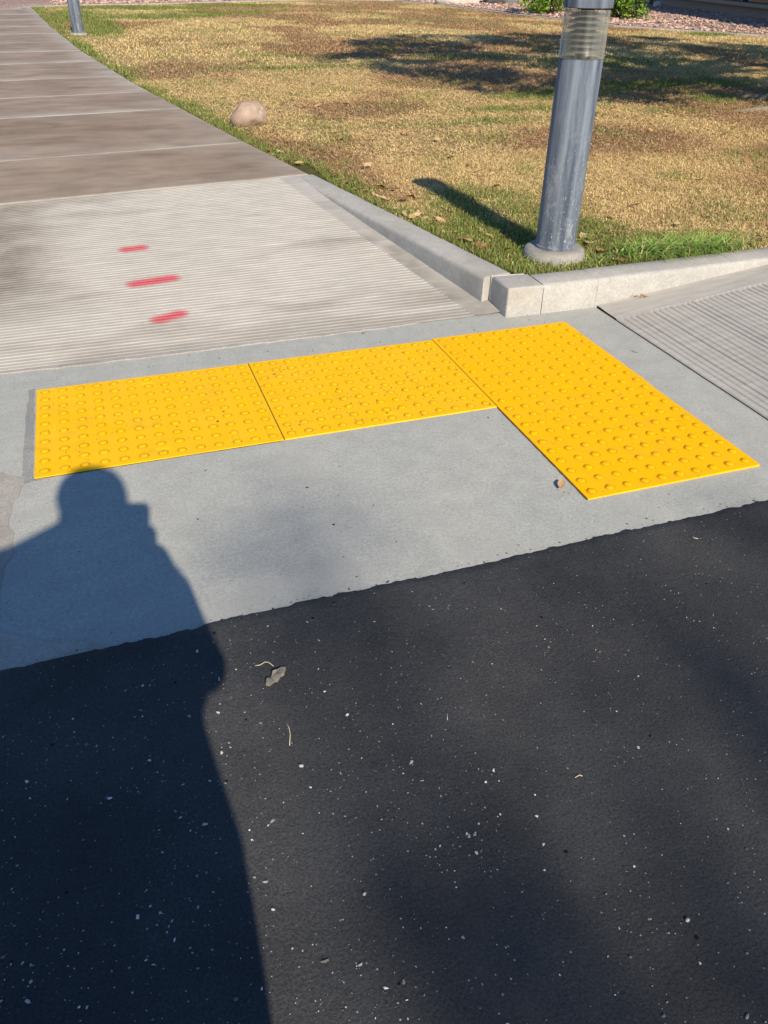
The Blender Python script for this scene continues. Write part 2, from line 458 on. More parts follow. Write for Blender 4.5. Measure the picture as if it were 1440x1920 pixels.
# asphalt sheet with a ragged seal edge lapping onto the concrete
xs = np.concatenate([np.linspace(-40, -3.6, 30), np.arange(-3.5, 3.0, 0.006), np.linspace(3.1, 40, 30)])
edge = -0.79 + 0.012 * np.clip(xs + 1.2, -1, 2.2) + 0.016 * (fbm(xs * 4, xs * 0, 3, 3) - 0.5) \
    + 0.009 * (fbm(xs * 17, xs * 0 + 4, 5, 5) - 0.5) + 0.026 * (fbm(xs * 47, xs * 0 + 7, 9, 4) - 0.5) * fbm(xs * 6, xs * 0 + 2, 29, 2) + 0.012 * np.clip(vnoise(xs * 90, xs * 0 + 3, 19) - 0.8, 0, 1)
xs_road, edge_road = xs.copy(), edge.copy()
rows = []
for dy, dz in ((0.0, -0.004), (-0.0015, 0.0035), (-0.006, 0.0062), (-0.03, 0.0068), (-0.35, 0.006), (-2.5, 0.004), (-30, 0.004)):
    rows.append(np.stack([xs, edge + dy, np.full_like(xs, dz)], 1))
v = np.stack(rows, 0)
v[2:5, :, 2] += 0.0022 * (fbm(v[2:5, :, 0] * 40, v[2:5, :, 1] * 40, 21, 3) - 0.5)
me = np_mesh('asphalt_road', v.reshape(-1, 3), grid_faces(len(rows), len(xs))[:, ::-1], smooth=True)
tag(link('asphalt_road', me, M['asphalt']), 'freshly sealed black asphalt road with ragged edge', kind='structure')

# concrete landing
def flat_sheet(name, x0, x1, y0, y1, z, mat, nx=2, ny=2, thick=0.08):
    bm = bmesh.new(); bmesh.ops.create_cube(bm, size=1)
    for w in bm.verts:
        w.co.x = x0 if w.co.x < 0 else x1; w.co.y = y0 if w.co.y < 0 else y1; w.co.z = z if w.co.z > 0 else z - thick
    return link(name, bm_mesh(name, bm), mat)
landing = flat_sheet('landing_pavement', -3.4, 0.851, -1.05, 0.93, 0.0, M['landing'])
tag(landing, 'smooth grey concrete corner landing around the yellow panels', kind='structure')
g = flat_sheet('joint_filler', 0.8512, 0.8628, -1.0, 0.745, -0.004, M['mortar']); g.parent = landing

def poly_slab(name, pts, z, mat, thick=0.003, seed=0, jag=0.006, step=0.02):
    out = []
    n = len(pts)
    for k in range(n):
        a = np.array(pts[k]); b = np.array(pts[(k + 1) % n]); L = np.linalg.norm(b - a); m_ = max(1, int(L / step))
        d = (b - a) / max(L, 1e-6); nn = np.array([-d[1], d[0]])
        for q in range(m_):
            c = a + (b - a) * q / m_
            out.append(c + nn * jag * 2 * (float(fbm(c[0] * 22, c[1] * 22, seed, 3)) - 0.5))
    bm = bmesh.new()
    top = [bm.verts.new((p[0], p[1], z)) for p in out]
    bot = [bm.verts.new((p[0], p[1], z - thick)) for p in out]
    bm.faces.new(top)
    for k in range(len(out)):
        bm.faces.new((top[k], bot[k], bot[(k + 1) % len(out)], top[(k + 1) % len(out)]))
    return link(name, bm_mesh(name, bm), mat)
o = poly_slab('old_patch', [(-2.6, 0.10), (-1.64, 0.092), (-1.60, 0.045), (-1.553, 0.022), (-1.568, -0.07), (-1.592, -0.20),
                            (-1.572, -0.31), (-1.588, -0.40), (-1.606, -0.52), (-1.600, -0.66), (-1.50, -0.735),
                            (-1.41, -0.745), (-1.36, -0.80), (-2.6, -0.83)], 0.0022, M['old'], 0.004, 3, 0.012)
o.parent = landing; o['label'] = 'worn tan patch of older concrete'
o = poly_slab('mortar_strip', [(-1.556, 0.62), (-1.534, 0.63), (-1.532, -0.004), (-1.50, -0.012), (-1.56, -0.022), (-1.565, 0.03)],
              0.0016, M['mortar'], 0.003, 8, 0.006)
o.parent = landing
# ragged mortar lip where the left ramp meets the landing
pts = [(-3.4, 0.795)]
pts = [(-3.4, 0.80), (-1.75, 0.80), (-1.45, 0.782), (-0.7, 0.786), (-0.1, 0.796), (0.2, 0.83), (0.40, 0.87), (0.36, 0.93), (-0.1, 0.85), (-3.4, 0.85)]
o = poly_slab('mortar_strip', pts, 0.0045, M['old'], 0.006, 14, 0.012); o.parent = landing

# ------------------------------------------------------------------ grooved ramps
NR = 74
def ramp_a_mesh():
    prof = []
    for k in range(NR):
        t0 = k / NR; jit = 0.04 * (random.random() - 0.5); dep = 0.0052 * (0.8 + 0.4 * random.random())
        for (a, d) in ((0.0, 1.0), (0.16, 0.95), (0.30, 0.0), (0.86, 0.05)):
            prof.append((t0 + (a + jit * (a > 0.2)) / NR, -dep * d, d))
    prof.append((1.0, 0.0, 0.0))
    vv = np.array([p[0] for p in prof]); dz = np.array([p[1] for p in prof]); gr = np.array([p[2] for p in prof])
    xr = 0.27 - 0.37 * vv
    xc = 0.42 - 0.40 * vv
    cols = [np.full_like(vv, -3.4)] + [(-3.4 + (xr + 3.4) * s) for s in np.linspace(0.25, 1.0, 26)]
    V = []; G = []; S = []
    nflat = 0
    for ci, X in enumerate(cols):
        amp = np.ones_like(vv)
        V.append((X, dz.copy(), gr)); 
    V.append((xr + 0.012, dz * 0.0, gr * 0))
    V.append((xr + (xc - xr) * 0.5, dz * 0.0 - 0.001, gr * 0))
    V.append((xc, dz * 0.0 + 0.006, gr * 0))
    P = []; GG = []; SS = []
    for X, d, gq in V:
        Y = 0.805 + vv * (ramp_top(X) - 0.805)
        Z = 0.0055 + (H - 0.0055) * vv + d + 0.0012 * (fbm(X * 3, Y * 3, 31, 2) - 0.5)
        P.append(np.stack([X, Y, Z], 1)); GG.append(gq)
        s = np.clip((-1.34 - X + 0.45 * (fbm(X * 2.5, Y * 3.5, 41, 3) - 0.5)) / 0.28, 0, 1) * np.clip((Y - 1.15) / 0.3, 0, 1) * np.clip((2.9 - Y) / 0.2, 0.3, 1)
        s = np.maximum(s, 0.55 * np.clip((fbm(X * 1.6 + 3, Y * 6, 47, 4) - 0.58) / 0.16, 0, 1))
        if gq.max() == 0: s = np.maximum(s, 0.7 * np.clip((fbm(X * 9, Y * 5, 53, 4) - 0.42) / 0.2, 0, 1) * np.clip((2.6 - Y) / 0.8, 0, 1))
        SS.append(s)
    P = np.array(P); me = np_mesh('ramp', P.reshape(-1, 3), grid_faces(P.shape[0], P.shape[1]))
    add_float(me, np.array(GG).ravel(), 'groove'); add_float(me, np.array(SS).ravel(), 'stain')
    return me, vv, dz
me, RV, RDZ = ramp_a_mesh()
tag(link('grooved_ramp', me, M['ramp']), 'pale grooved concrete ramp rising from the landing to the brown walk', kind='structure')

def ramp_b_mesh():
    N = 44; x0, x1 = 0.8627, 2.2
    prof = [(0.0, -0.004, 0.0), (0.004, 0.0, 0.0), (0.022, 0.0, 0.0)]
    for k in range(N):
        t = 0.024 + k * 0.0295; dep = 0.0042 * (0.6 + 0.8 * random.random())
        prof += [(t, 0.0, 0), (t + 0.0035, -dep, 1), (t + 0.0085, -dep, 1), (t + 0.012, 0.0, 0)]
    prof.append((x1 - x0, 0, 0))
    t = np.array([p[0] for p in prof]); d = np.array([p[1] for p in prof]); g = np.array([p[2] for p in prof])
    ys = [0.765, 0.66] + [0.590, 0.578] + list(np.linspace(0.5, -1.0, 16))
    P = []; G = []; S = []
    for k, yv in enumerate(ys):
        on = 0.0 if k < 3 else 1.0
        X = x0 + t + 0.003 * (vnoise(np.full_like(t, yv * 5), t * 30, 5) - 0.5) * on
        Y = np.full_like(t, yv) + (0.012 * (vnoise(t * 60, t * 0, 8) - 0.5) if k in (2, 3) else 0) + 0.03 * t
        Z = 0.004 + (H - 0.004) * (t / t[-1]) + d * (on if k != 2 else 0) + (0.004 if k == 0 else 0)
        P.append(np.stack([X, Y, Z], 1)); G.append(g * on * 0.35); S.append(0.0 * t + 0.15 * (k < 2))
    P = np.array(P); me = np_mesh('ramp', P.reshape(-1, 3), grid_faces(P.shape[0], P.shape[1])[:, :])
    add_float(me, np.array(G).ravel(), 'groove'); add_float(me, np.array(S).ravel(), 'stain')
    return me
tag(link('grooved_ramp', ramp_b_mesh(), M['ramp']), 'grooved grey concrete ramp rising to the right along the short kerb', kind='structure')

# ------------------------------------------------------------------ walks
def slab_mesh(corner, nu=14, nv=10, z=H, thick=0.1, wash_front=0.7, wash_edge=0.3, seed=0):
    # corner(u,v): u across 0..1 left to right, v along 0..1 near to far
    us = np.concatenate([[0, 0.003], np.linspace(0.01, 0.99, nu), [0.997, 1]]); vs = np.concatenate([[0, 0.008], np.linspace(0.03, 0.97, nv), [0.992, 1]])
    U, Vv = np.meshgrid(us, vs, indexing='ij')
    X, Y = corner(U, Vv)
    Z = np.full_like(X, z) + 0.002 * (fbm(X * 1.3, Y * 1.3, 51, 2) - 0.5)
    rim = (U <= 0) | (U >= 1) | (Vv <= 0) | (Vv >= 1)
    Z = np.where(rim, Z - 0.004, Z)
    L = 1.3
    dv = Vv * L; du = (1 - U) * 3.3
    wsh = np.maximum(wash_front * np.exp(-dv / 0.16), 0.75 * np.exp(-dv / 0.018))
    wsh = np.maximum(wsh, 0.8 * np.exp(-(1 - Vv) * L / 0.02))
    wsh = np.maximum(wsh, wash_edge * np.exp(-du / 0.06))
    wsh = wsh * (0.45 + 0.9 * fbm(X * 1.1, Y * 2.0, seed + 60, 3))
    P = np.stack([X, Y, Z], -1); a, b = P.shape[:2]
    # skirts
    top = P.reshape(-1, 3); f = grid_faces(a, b)
    ring = [(i, 0) for i in range(a)] + [(a - 1, j) for j in range(1, b)] + [(i, b - 1) for i in range(a - 2, -1, -1)] + [(0, j) for j in range(b - 2, 0, -1)]
    ri = np.array([i * b + j for i, j in ring]); low = top[ri].copy(); low[:, 2] -= thick
    n = len(ri); k = np.arange(n); sk = np.stack([ri[k], len(top) + k, len(top) + (k + 1) % n, ri[(k + 1) % n]], 1)
    me = np_mesh('slab', np.concatenate([top, low]), [f, sk])
    add_float(me, np.concatenate([wsh.ravel(), wsh.ravel()[ri]]), 'wash')
    return me
walk = tag(link('brown_walk', np_mesh('walk_bed', [(-8, 2.4, 0.09), (0.02, 2.95, 0.09), (-2.0, 21.0, 0.09), (-8, 21, 0.09)], np.array([[0, 1, 2, 3]])), M['gap']),
           'brown tinted concrete walk running away beside the lawn', kind='structure')
JY = [3.045, 4.17, 5.85, 6.97, 8.24, 9.77, 11.15, 12.54, 14.05, 15.6, 17.25, 18.9, 20.7]
for k in range(len(JY) - 1):
    ya, yb = JY[k] + 0.003, JY[k + 1] - 0.003
    def corner(U, V, ya=ya, yb=yb):
        yr = ya + (yb - ya) * V
        xr = walk_edge(yr); w = 3.5
        X = xr - w * (1 - U); s = 0.152 if False else 0.145
        return X, yr - s * (1 - U) * w * (1 - 0.0 * V)
    me = slab_mesh(corner, wash_front=random.choice([0.35, 0.6, 0.85]) if k else 0.15, wash_edge=0.35 if k < 3 else 0.8, seed=k * 3)
    link('slab', me, M['walk'], walk)
# pale cross walk at the far end
xw = tag(link('cross_walk', np_mesh('walk_bed', [(-9, 20.0, 0.1), (-1.7, 20.85, 0.1), (-1.9, 27, 0.1), (-9, 27, 0.1)], np.array([[0, 1, 2, 3]])), M['gap']),
         'pale concrete cross walk at the far end of the brown walk', kind='structure')
for k in range(4):
    ya, yb = 20.72 + 1.5 * k, 20.71 + 1.5 * (k + 1)
    def corner(U, V, ya=ya, yb=yb):
        yr = ya + (yb - ya) * V
        return walk_edge(yr) - 3.5 * (1 - U), yr - 0.145 * (1 - U) * 3.5
    link('slab', slab_mesh(corner, seed=k), M['old'], xw)
# walk continuing to the right above the right ramp
rw = tag(link('right_walk', np_mesh('walk_bed', [(2.2, -1.05, 0.08), (14, -0.7, 0.08), (14, 1.2, 0.08), (2.2, 0.8, 0.08)], np.array([[0, 1, 2, 3]])), M['gap']),
         'concrete walk above the right ramp', kind='structure')
for k in range(8):
    xa, xb = 2.205 + 1.45 * k, 2.2 + 1.45 * (k + 1) - 0.005
    def corner(U, V, xa=xa, xb=xb):
        X = xa + (xb - xa) * U
        return X, -1.0 + 1.77 * V + 0.03 * (X - 0.86)
    link('slab', slab_mesh(corner, seed=k), M['old'], rw)

# ------------------------------------------------------------------ kerbs
PROFILE = [(0.004, -0.06), (0.0, 0.02), (0.001, 0.108), (0.004, 0.120), (0.011, 0.1275), (0.022, 0.130), (0.09, 0.1315), (0.140, 0.1305), (0.149, 0.126), (0.152, 0.115), (0.152, -0.06)]
def kerb_seg(path, nrm, seed=0, w=0.152):
    n = len(path); V = []
    for k, (p, q) in enumerate(zip(path, nrm)):
        for d, z in PROFILE:
            d2 = d * w / 0.152
            x = p[0] + q[0] * d2; y = p[1] + q[1] * d2
            j = 0.0030 * (float(fbm(x * 9 + z * 30, y * 9, seed, 3)) - 0.5) + (0.006 * min(0.0, float(fbm(x * 28 + 3, y * 28, seed + 3, 3)) - 0.42) if 0.1 < z < 0.129 else 0)
            e = 0.0 if 0 < k < n - 1 else -0.0015
            V.append((x + q[0] * j, y + q[1] * j, z + (j + e if z > 0.05 else 0)))
    m_ = len(PROFILE)
    f = [grid_faces(n, m_)]
    me = np_mesh('kerb_segment', V, f)
    bm = bmesh.new(); bm.from_mesh(me)
    bm.verts.ensure_lookup_table()
    bm.faces.new([bm.verts[i] for i in range(m_)]); bm.faces.new([bm.verts[(n - 1) * m_ + i] for i in range(m_)][::-1])
    bmesh.ops.recalc_face_normals(bm, faces=bm.faces)
    bm.to_mesh(me); bm.free()
    me.polygons.foreach_set('use_smooth', np.ones(len(me.polygons), bool))
    me.set_sharp_from_angle(angle=math.radians(50))
    return me
kerb = tag(empty('kerb', (0, 0, 0)), 'pale concrete kerb turning the corner of the lawn', kind='structure')
# corner block (mitred box with rounded arris)
def corner_block():
    bm = bmesh.new()
    P = [(0.402, 0.752), (0.5715, 0.750), (0.5735, 0.905), (0.404, 0.921)]
    b = [bm.verts.new((x, y, -0.06)) for x, y in P]; t = [bm.verts.new((x, y, 0.131)) for x, y in P]
    bm.faces.new(b[::-1]); bm.faces.new(t)
    for k in range(4): bm.faces.new((b[k], b[(k + 1) % 4], t[(k + 1) % 4], t[k]))
    ed = [e for e in bm.edges if (e.verts[0] in t and e.verts[1] in t) or (e.verts[0] in (b[0], t[0]) and e.verts[1] in (b[0], t[0]))]
    bmesh.ops.bevel(bm, geom=ed, offset=0.010, segments=3, profile=0.6, affect='EDGES')
    me = bm_mesh('kerb_block', bm, True); me.set_sharp_from_angle(angle=math.radians(50)); return me
link('kerb_block', corner_block(), M['kerb'], kerb)
ya = np.concatenate([np.linspace(0.9262, 1.6, 46), np.linspace(1.62, 3.03, 60)])
xa = kerb_face_x(ya)
path = np.stack([xa, ya], 1); nr = np.tile(np.array([0.985, 0.172]), (len(ya), 1))
link('kerb_segment', kerb_seg(path, nr, 5, 0.150), M['kerb'], kerb)
for k, (x0, x1) in enumerate([(0.575, 0.8475), (0.8485, 3.2), (3.205, 5.6), (5.605, 8.0), (8.005, 10.4), (10.405, 13.0)]):
    x = np.linspace(x0, x1, (18, 110, 30, 14, 14, 14)[k])
    path = np.stack([x, 0.750 + 0.03 * np.clip(x - 0.86, 0, 99)], 1)
    link('kerb_segment', kerb_seg(path, np.tile(np.array([-0.0, 1.0]), (len(x), 1)), 20 + k, 0.152), M['kerb'], kerb)
bm = bmesh.new(); bmesh.ops.create_cube(bm, size=1)
for w in bm.verts: w.co = Vector((0.4025 if w.co.x < 0 else 0.556, 0.9205 if w.co.y < 0 else 0.9285, -0.02 if w.co.z < 0 else 0.1305))
for w in bm.verts: w.co.y -= 0.09 * (w.co.x - 0.403)
link('joint_caulk', bm_mesh('joint_caulk', bm), plain('pale_caulk', (0.55, 0.54, 0.5), 0.8, 0.2, 0.3, 60), kerb)
# kerb on the far left of the left ramp
lk = tag(empty('left_kerb', (0, 0, 0)), 'concrete kerb on the far side of the grooved ramp', kind='structure')
y = np.linspace(0.75, 2.5, 12); path = np.stack([-3.4 - 0.17 * (y - 0.75), y], 1)
link('kerb_segment', kerb_seg(path[::-1], np.tile(np.array([-1.0, 0.0]), (len(y), 1)), 33), M['kerb'], lk)

# ------------------------------------------------------------------ lawn
GRAVEL_EDGE = [(-1.95, 21.0), (-1.832, 21.7), (-0.972, 22.4), (1.314, 23.1), (3.7, 24.4), (6.5, 25.4), (8.55, 25.0), (9.15, 22.5), (9.25, 21.08), (9.33, 18.8), (9.59, 16.35),
               (9.75, 14.6), (10.58, 13.39), (11.43, 11.92), (13.2, 9.0), (14.5, 6.0), (16, 1.0)]
def in_lawn(x, y):
    left = np.where(y < 3.03, kerb_face_x(y) + 0.15, walk_edge(y))
    far = np.interp(x, [-2, 1.3, 3.7, 6.5, 8.55, 8.9], [21.7, 23.1, 24.4, 25.4, 25.0, 24.0])
    gx = np.interp(y, [1.0, 6, 9, 11.92, 13.39, 14.6, 16.35, 18.8, 21.08, 22.5, 25.0], [16, 14.5, 13.2, 11.43, 10.58, 9.75, 9.59, 9.33, 9.25, 9.15, 8.55])
    near = 0.752 + 0.03 * np.clip(x - 0.86, 0, 99) + 0.15
    return (x > left) & (y > near) & (y < far) & (x < gx)
BLOBS = [(0.75, 1.25, 0.34, 0.26, 1.4), (0.98, 1.05, 0.40, 0.18, 1.5), (1.05, 1.45, 0.32, 0.30, 1.1), (0.60, 1.6, 0.25, 0.35, 0.8), (1.15, 1.9, 0.3, 0.2, 0.5), (1.45, 1.08, 0.50, 0.18, 1.2), (0.62, 1.05, 0.2, 0.2, 1.0), (0.86, 2.1, 0.3, 0.3, 0.45),
         (1.1, 8.72, 0.85, 0.16, 1.0), (2.1, 8.9, 0.6, 0.15, 0.6), (1.9, 4.6, 0.7, 0.16, 0.55), (3.2, 5.9, 0.5, 0.22, 0.8), (4.3, 6.2, 0.7, 0.25, 0.7), (2.9, 5.2, 0.8, 0.15, 0.5),
         (5.4, 6.4, 0.9, 0.35, 0.8), (5.0, 5.4, 0.35, 0.3, 0.8), (5.7, 8.6, 1.1, 0.5, 0.8), (4.0, 9.5, 0.7, 0.3, 0.6), (0.6, 18.3, 1.3, 0.7, 0.9), (-0.6, 15.5, 0.35, 1.8, 1.0), (-0.9, 18.6, 0.6, 1.6, 1.0),
         (2.4, 19.5, 1.2, 0.7, 0.8), (0.6, 21.5, 1.6, 0.7, 0.9), (3.2, 22.5, 1.3, 0.6, 0.7), (1.3, 10.2, 0.6, 0.25, 0.4), (6.0, 16.5, 1.3, 0.4, 0.35), (10.6, 12.6, 0.5, 0.3, 0.8), (1.75, 4.0, 0.3, 0.25, 0.35)]
def lawn_weights(x, y):
    n1 = fbm(x * 0.75, y * 0.55, 71, 4); n2 = fbm(x * 2.8, y * 2.1, 77, 4); n3 = fbm(x * 9, y * 7, 83, 3)
    g = np.zeros_like(x)
    for bx, by, rx, ry, a in BLOBS:
        d = np.sqrt(((x - bx) / rx) ** 2 + ((y - by) / ry) ** 2)
        g = np.maximum(g, a * np.clip(1.5 - d, 0, 1))
    left = np.where(y < 3.03, kerb_face_x(y) + 0.15, walk_edge(y))
    d = x - left
    g = np.maximum(g, np.clip(1.1 - d / (0.17 + 0.010 * y), 0, 1) * np.clip(-0.10 + 2.2 * n2, 0, 1) * np.where(y < 2.6, 1.0, 1.3) * np.clip((24 - y) / 4, 0, 1))
    g = np.clip((g * (0.1 + 1.5 * n2) + 0.75 * np.clip(n2 - 0.50, 0, 1)) * (0.5 + 1.1 * n3), 0, 0.85)
    br = np.clip((n1 - 0.43) / 0.16 + 0.9 * (n2 - 0.5) + 0.5 * (n3 - 0.5), 0, 1)
    return g, br, n3
STRAW = np.array([0.72, 0.52, 0.235]); BROWN = np.array([0.45, 0.268, 0.132]); GREEN = np.array([0.16, 0.195, 0.05])
def lawn_color(x, y):
    g, br, n3 = lawn_weights(x, y)
    c = STRAW * (1 - br[..., None]) + BROWN * br[..., None]
    c = c * (1 - g[..., None]) + GREEN * g[..., None]
    return c, g, br
gx = np.concatenate([np.arange(-5, 6, 0.06), np.arange(6, 17, 0.14)]); gy = np.concatenate([np.arange(0.80, 8, 0.06), np.arange(8, 27, 0.14)])
X, Y = np.meshgrid(gx, gy, indexing='ij')
keep = np.where(Y < 3.06, X > kerb_face_x(Y) + 0.075, X > walk_edge(Y) - 0.35)
keep &= ~((Y < 0.85 + 0.03 * np.clip(X - 0.86, 0, 99)))
Z = 0.118 + 0.012 * (fbm(X * 1.5, Y * 1.5, 91, 3) - 0.5)
f = grid_faces(*X.shape); kf = keep.ravel()[f].all(1); f = f[kf]
used = np.unique(f); remap = -np.ones(X.size, int); remap[used] = np.arange(len(used))
P = np.stack([X.ravel(), Y.ravel(), Z.ravel()], 1)[used]
me = np_mesh('lawn', P, remap[f], smooth=True)
c, g, br = lawn_color(P[:, 0], P[:, 1])
add_color(me, np.clip(c * 0.50, 0, 1))
tag(link('lawn', me, M['lawn']), 'dry patchy lawn turning straw brown', kind='structure')
me = np_mesh('left_lawn', [(-40, 2.0, 0.12), (-3.7, 0.8, 0.12), (-3.9, 2.5, 0.12), (-5.2, 20.3, 0.12), (-40, 20.3, 0.12)], np.array([[0, 1, 2, 3, 4]]))
add_color(me, np.tile(STRAW * 0.7, (5, 1)))
tag(link('left_lawn', me, M['lawn']), 'dry lawn on the other side of the walk', kind='structure')

CX, CY = CAM_POS.x, CAM_POS.y
def frustum(x, y, pad=0.06):
    dx = x - CX; dy = y - CY; dz = 0.12 - CAM_POS.z
    zf = dx * FWD.x + dy * FWD.y + dz * FWD.z; xr = dx * R2.x + dy * R2.y + dz * R2.z; yu = dx * U2.x + dy * U2.y + dz * U2.z
    return (np.abs(xr / zf) < 720 / 1479 + pad) & (yu / zf < 960 / 1479 + 0.03)

def make_blades(name, n, x0, x1, y0, y1, h, w, flat, label, wide=0.30, kinds=3):
    x = RNG.uniform(x0, x1, n); y = RNG.uniform(y0, y1, n)
    k = in_lawn(x - 0.006, y + 0.0) & frustum(x, y, wide)
    x, y = x[k], y[k]
    g, br, n3 = lawn_weights(x, y); n = len(x)
    clump = fbm(x * 16, y * 16, 101, 2)
    isg = RNG.random(n) < np.clip(g * 1.1, 0, 0.85)
    hh = h * RNG.uniform(0.5, 1.25, n) * (0.6 + 0.8 * clump) * np.where(isg, 1.25, 0.8)
    lean = hh * RNG.uniform(0.3, 1.0, n) * np.where(isg, 0.9, flat)
    az = RNG.uniform(0, 2 * math.pi, n); ww = w * RNG.uniform(0.6, 1.3, n)
    sx = np.cos(az + math.pi / 2 + RNG.normal(0, 0.4, n)); sy_ = np.sin(az + math.pi / 2 + RNG.normal(0, 0.4, n))
    lx = np.cos(az) * lean; ly = np.sin(az) * lean
    zz = np.full(n, 0.114)
    up = hh * np.where(isg, 0.9, np.clip(1.1 - 0.3 * flat, 0.25, 1))
    if kinds == 5:
        V = np.zeros((n, 5, 3))
        V[:, 0] = np.stack([x - sx * ww / 2, y - sy_ * ww / 2, zz], 1); V[:, 1] = np.stack([x + sx * ww / 2, y + sy_ * ww / 2, zz], 1)
        mx, my, mz = x + lx * 0.35, y + ly * 0.35, zz + up * 0.62
        V[:, 2] = np.stack([mx - sx * ww * .4, my - sy_ * ww * .4, mz], 1); V[:, 3] = np.stack([mx + sx * ww * .4, my + sy_ * ww * .4, mz], 1)
        V[:, 4] = np.stack([x + lx, y + ly, zz + up], 1)
        b = (np.arange(n) * 5)[:, None]
        F = np.concatenate([b + np.array([0, 1, 3]), b + np.array([0, 3, 2]), b + np.array([2, 3, 4])])
        m_ = 5
    else:
        V = np.zeros((n, 3, 3))
        V[:, 0] = np.stack([x - sx * ww / 2, y - sy_ * ww / 2, zz], 1); V[:, 1] = np.stack([x + sx * ww / 2, y + sy_ * ww / 2, zz], 1)
        V[:, 2] = np.stack([x + lx, y + ly, zz + up], 1)
        F = np.arange(n * 3).reshape(-1, 3); m_ = 3
    base = STRAW * (1 - br[:, None]) + BROWN * br[:, None]
    base = base * RNG.uniform(0.6, 1.55, n)[:, None]
    pale = RNG.random(n) < 0.10
    base = np.where(pale[:, None], np.array([0.66, 0.53, 0.30]) * RNG.uniform(0.8, 1.1, n)[:, None], base)
    gr = np.array([0.165, 0.225, 0.055]) * RNG.uniform(0.65, 1.35, n)[:, None] + np.array([0.07, 0.03, 0.0]) * RNG.random(n)[:, None]
    c = np.where(isg[:, None], gr, base)
    me = np_mesh(name, V.reshape(-1, 3), F, smooth=False)
    add_color(me, np.clip(np.repeat(c, m_, 0), 0, 0.9))
    return tag(link(name, me, M['blade']), label, 'grass', kind='stuff')
make_blades('grass_blades', 210000, 0.2, 4.6, 0.88, 3.4, 0.030, 0.0032, 1.5, 'short green and dry grass blades near the kerb corner', kinds=5)
make_blades('grass_blades', 260000, -0.9, 7.5, 3.4, 8.0, 0.034, 0.006, 1.5, 'short dry grass blades in the middle of the lawn')
make_blades('grass_blades', 330000, -2.0, 14.0, 8.0, 25.5, 0.042, 0.012, 1.4, 'yellowing grass blades at the far end of the lawn', wide=0.2)

def make_thatch(name, n, x0, x1, y0, y1, label, L0, L1, w):
    x = RNG.uniform(x0, x1, n); y = RNG.uniform(y0, y1, n)
    k = in_lawn(x - 0.02, y - 0.02) & frustum(x, y, 0.25); x, y = x[k], y[k]; n = len(x)
    g, br, n3 = lawn_weights(x, y); k = RNG.random(n) > g * 0.8; x, y, br = x[k], y[k], br[k]; n = len(x)
    az = RNG.uniform(0, math.pi * 2, n); L = RNG.uniform(L0, L1, n); ww = w * RNG.uniform(.6, 1.3, n)
    dx, dy = np.cos(az), np.sin(az); z0 = 0.122 + RNG.random(n) * 0.016; t1 = RNG.uniform(-.006, .012, n); bow = RNG.uniform(0, .012, n)
    V = np.zeros((n, 6, 3))
    for q, s in enumerate((-.5, 0, .5)):
        cx_, cy_, cz_ = x + dx * L * s, y + dy * L * s, z0 + t1 * s + bow * (q == 1)
        f_ = 1.0 if q == 1 else 0.4
        V[:, 2 * q] = np.stack([cx_ - dy * ww / 2 * f_, cy_ + dx * ww / 2 * f_, cz_], 1); V[:, 2 * q + 1] = np.stack([cx_ + dy * ww / 2 * f_, cy_ - dx * ww / 2 * f_, cz_], 1)
    b = (np.arange(n) * 6)[:, None]
    F = np.concatenate([b + np.array([0, 1, 3, 2]), b + np.array([2, 3, 5, 4])])
    me = np_mesh(name, V.reshape(-1, 3), F)
    base = STRAW * (1 - br[:, None]) + BROWN * br[:, None]; r = RNG.random(n)
    c = np.where(r[:, None] < 0.22, np.array([0.74, 0.58, 0.32]), np.where(r[:, None] < 0.8, base * 1.1, np.array([0.22, 0.13, 0.065]))) * RNG.uniform(0.75, 1.2, n)[:, None]
    add_color(me, np.clip(np.repeat(c, 6, 0), 0, .9))
    return tag(link(name, me, M['blade']), label, 'dry grass', kind='stuff')
make_thatch('dry_thatch', 42000, 0.2, 4.6, 0.95, 3.4, 'loose dry straw clippings lying on the near lawn', 0.02, 0.055, 0.0032)
make_thatch('dry_thatch', 70000, -0.9, 7.5, 3.4, 9.0, 'loose dry straw clippings lying on the middle lawn', 0.03, 0.08, 0.006)

